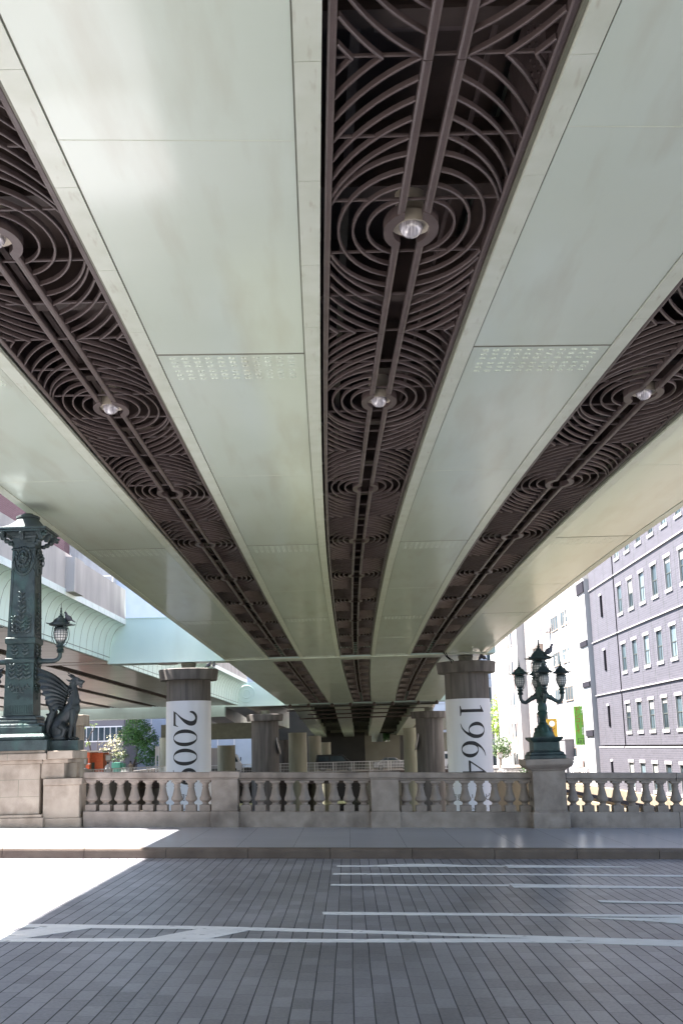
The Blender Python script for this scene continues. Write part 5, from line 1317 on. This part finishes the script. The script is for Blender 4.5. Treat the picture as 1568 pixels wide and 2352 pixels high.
# vehicles
def wheel(parent, x, y, z, r):
    b = MB(); T = Matrix.Translation((x, y, z)) @ Matrix.Rotation(PI/2, 4, 'X'); b.lathe([(r*.6, -.1), (r, -.09), (r, .09), (r*.6, .1)], n=20, T=T); w_ = b.build('wheel', M['tyre'], parent, smooth=40)
    b = MB(); b.lathe([(r*.1, -.11), (r*.58, -.10), (r*.58, .10), (r*.1, .11)], n=16, T=T); b.build('rim', M['silver'], w_)
def car(label, name, cat, loc, prof, wpoly, wid, body, wheels, r):
    e = empty(name, label, cat, loc)
    b = MB(); P_ = lambda pts, y, s_=1: [(x, y, z) for x, z in pts]
    hw = wid/2; tops = [(x*(.985), z) for x, z in prof]
    b.loft([P_(prof, -hw+.06), P_(prof, -hw), P_(prof, hw), P_(prof, hw-.06)] if False else [P_(tops, -hw), P_(prof, -hw+.08), P_(prof, hw-.08), P_(tops, hw)])
    bevel(b.build('body', body, e), .05, 3)
    for k, wp in enumerate(wpoly):
        b = MB(); b.loft([P_(wp, -hw-.012), P_(wp, -hw+.02)]); b.build('side_window', M['glass'], e)
    for x in wheels:
        for sy in (-hw+.08, hw-.08): wheel(e, x, sy, r, r)
    return e
xt0, xt1 = onY(484, 1740, YE+5).x, onY(554, 1740, YE+5).x
TX = xt1
tr = empty('box_truck', 'white box truck on the far bridge beside the 2009 pier', 'truck', (TX, YE+5, DZ))
bevel(bxo('cargo_box', M['par'], tr, (-6.2, -1.75, -1.0, 1.0, .75, 3.05)), .03)
b = MB(); b.loft([[(x, y, z) for x, z in [(-1.65, .45), (0, .45), (.05, 1.1), (-.15, 1.45), (-.55, 2.25), (-.8, 2.35), (-1.65, 2.4)]] for y in (-.95, .95)]); bevel(b.build('cab', M['white2'], tr), .06, 3)
b = MB(); b.loft([[(x, y, z) for x, z in [(-1.15, 1.4), (-.28, 1.4), (-.62, 2.1), (-1.15, 2.1)]] for y in (-.965, -.955)]); b.build('side_window', M['glass'], tr)
b = MB(); b.tube([(-.1, -.95, 1.5), (.05, -1.15, 1.6), (.05, -1.15, 1.9)], .03, 5); b.box(0, .1, -1.25, -1.05, 1.55, 1.95); b.build('mirror', M['ink'], tr)
bxo('chassis', M['seam'], tr, (-6, -.1, -.7, .7, .4, .74))
for x in (-.8, -4.9):
    for sy in (-.9, .9): wheel(tr, x, sy, .4, .4)
vx0 = onY(784, 1745, YE+4).x
car('black van on the far bridge, its roof above the railing', 'parked_van', 'van', (vx0-.4, YE+4, DZ), [(-2.6, .3), (2.0, .3), (2.1, .8), (1.9, 1.05), (1.35, 1.15), (.6, 1.85), (.1, 1.95), (-2.45, 1.95), (-2.6, 1.2)], [[(-.9, 1.2), (.95, 1.2), (.45, 1.75), (-.9, 1.75)], [(-2.3, 1.2), (-1.05, 1.2), (-1.05, 1.75), (-2.25, 1.75)]], 1.75, M['black'], (-1.8, 1.35), .33)
vx1 = onY(905, 1745, YE+3).x
car('silver sedan car on the far bridge near the right yellow pier', 'parked_car', 'car', (vx1-.2, YE+3, DZ), [(-2.2, .3), (2.25, .3), (2.3, .7), (1.6, .95), (1.0, 1.0), (.3, 1.45), (-.9, 1.48), (-1.6, 1.02), (-2.2, .95), (-2.3, .6)], [[(-.55, 1.0), (.75, 1.0), (.22, 1.38), (-.5, 1.4)], [(-1.35, 1.02), (-.65, 1.0), (-.6, 1.4), (-.85, 1.4)]], 1.7, M['silver'], (-1.4, 1.4), .31)
vx2 = onY(1075, 1745, 133).x
car('white minibus partly hidden behind the 1964 pier', 'parked_van', 'van', (onY(1060, 1745, 133).x, 133, DZ), [(-2.3, .3), (2.3, .3), (2.35, 1.1), (2.1, 1.9), (-2.2, 1.95), (-2.3, 1.2)], [[(-2.0, 1.15), (1.95, 1.15), (1.8, 1.7), (-2.0, 1.7)]], 1.7, M['white2'], (-1.5, 1.5), .32)

# moored work boat and pontoon seen through the balusters
bt = empty('moored_boat', 'dark moored boat on the river seen through the left balusters', 'boat', (-14.5, 92, -5.5), rz=R_(10))
b = MB(); b.loft([[(x, -w_, .9), (x, 0, -.4), (x, w_, .9), (x, w_*.9, .8), (x, 0, .1), (x, -w_*.9, .8)] for x, w_ in ((-5, 1.4), (-2, 1.6), (2, 1.5), (4.2, .9), (5.3, .1))]); b.build('hull', M['black'], bt)
bxo('cabin', M['white2'], bt, (-3, 1, -1.1, 1.1, .8, 2.3)); bxo('canopy', M['seam'], bt, (-3.3, 1.4, -1.3, 1.3, 2.31, 2.4)); bxo('cabin_window', M['glass'], bt, (-2.6, .6, -1.13, -1.101, 1.5, 2.1))

# pedestrians on the left bank
def person(px, Y, top, label, shirt):
    p = onY(px, top, Y); zg_ = p.z-1.66
    e = bpy.data.meshes.new('person'); o = bpy.data.objects.new('person', e); COL.objects.link(o)
    V = [(0, 0, .92), (0, 0, 1.15), (0, 0, 1.38), (0, 0, 1.47), (0, 0, 1.60), (-.1, 0, .88), (-.11, .03, .48), (-.11, 0, .06), (-.11, -.14, .03), (.1, 0, .88), (.12, -.05, .48), (.12, .03, .06), (.12, -.11, .03), (-.19, 0, 1.36), (-.24, .02, 1.08), (-.22, -.10, .86), (.19, 0, 1.36), (.24, .02, 1.08), (.22, -.10, .86)]
    Ed = [(0, 1), (1, 2), (2, 3), (3, 4), (0, 5), (5, 6), (6, 7), (7, 8), (0, 9), (9, 10), (10, 11), (11, 12), (2, 13), (13, 14), (14, 15), (2, 16), (16, 17), (17, 18)]
    Rr = [.14, .13, .14, .06, .105, .095, .065, .045, .035, .095, .065, .045, .035, .06, .045, .035, .06, .045, .035]
    e.from_pydata(V, Ed, []); o.modifiers.new('skin', 'SKIN')
    for i, r in enumerate(Rr): e.skin_vertices[0].data[i].radius = (r, r*.8)
    e.skin_vertices[0].data[0].use_root = True
    o.modifiers.new('sub', 'SUBSURF').levels = 1; e.materials.append(shirt); o.location = (p.x, Y, zg_)
    tag(o, label, 'person')
    b = MB(); b.ell((0, .01, 1.63), (.095, .105, .10)); h_ = b.build('hair', M['ink'], o, smooth=60)
    return o
person(248, 105.2, 1752, 'person in a white top walking behind the left railing near the kiosk doorway', M['white2'])
person(300, 107.3, 1749, 'person in pale clothes behind the left railing near the evergreen tree', M['stone'])
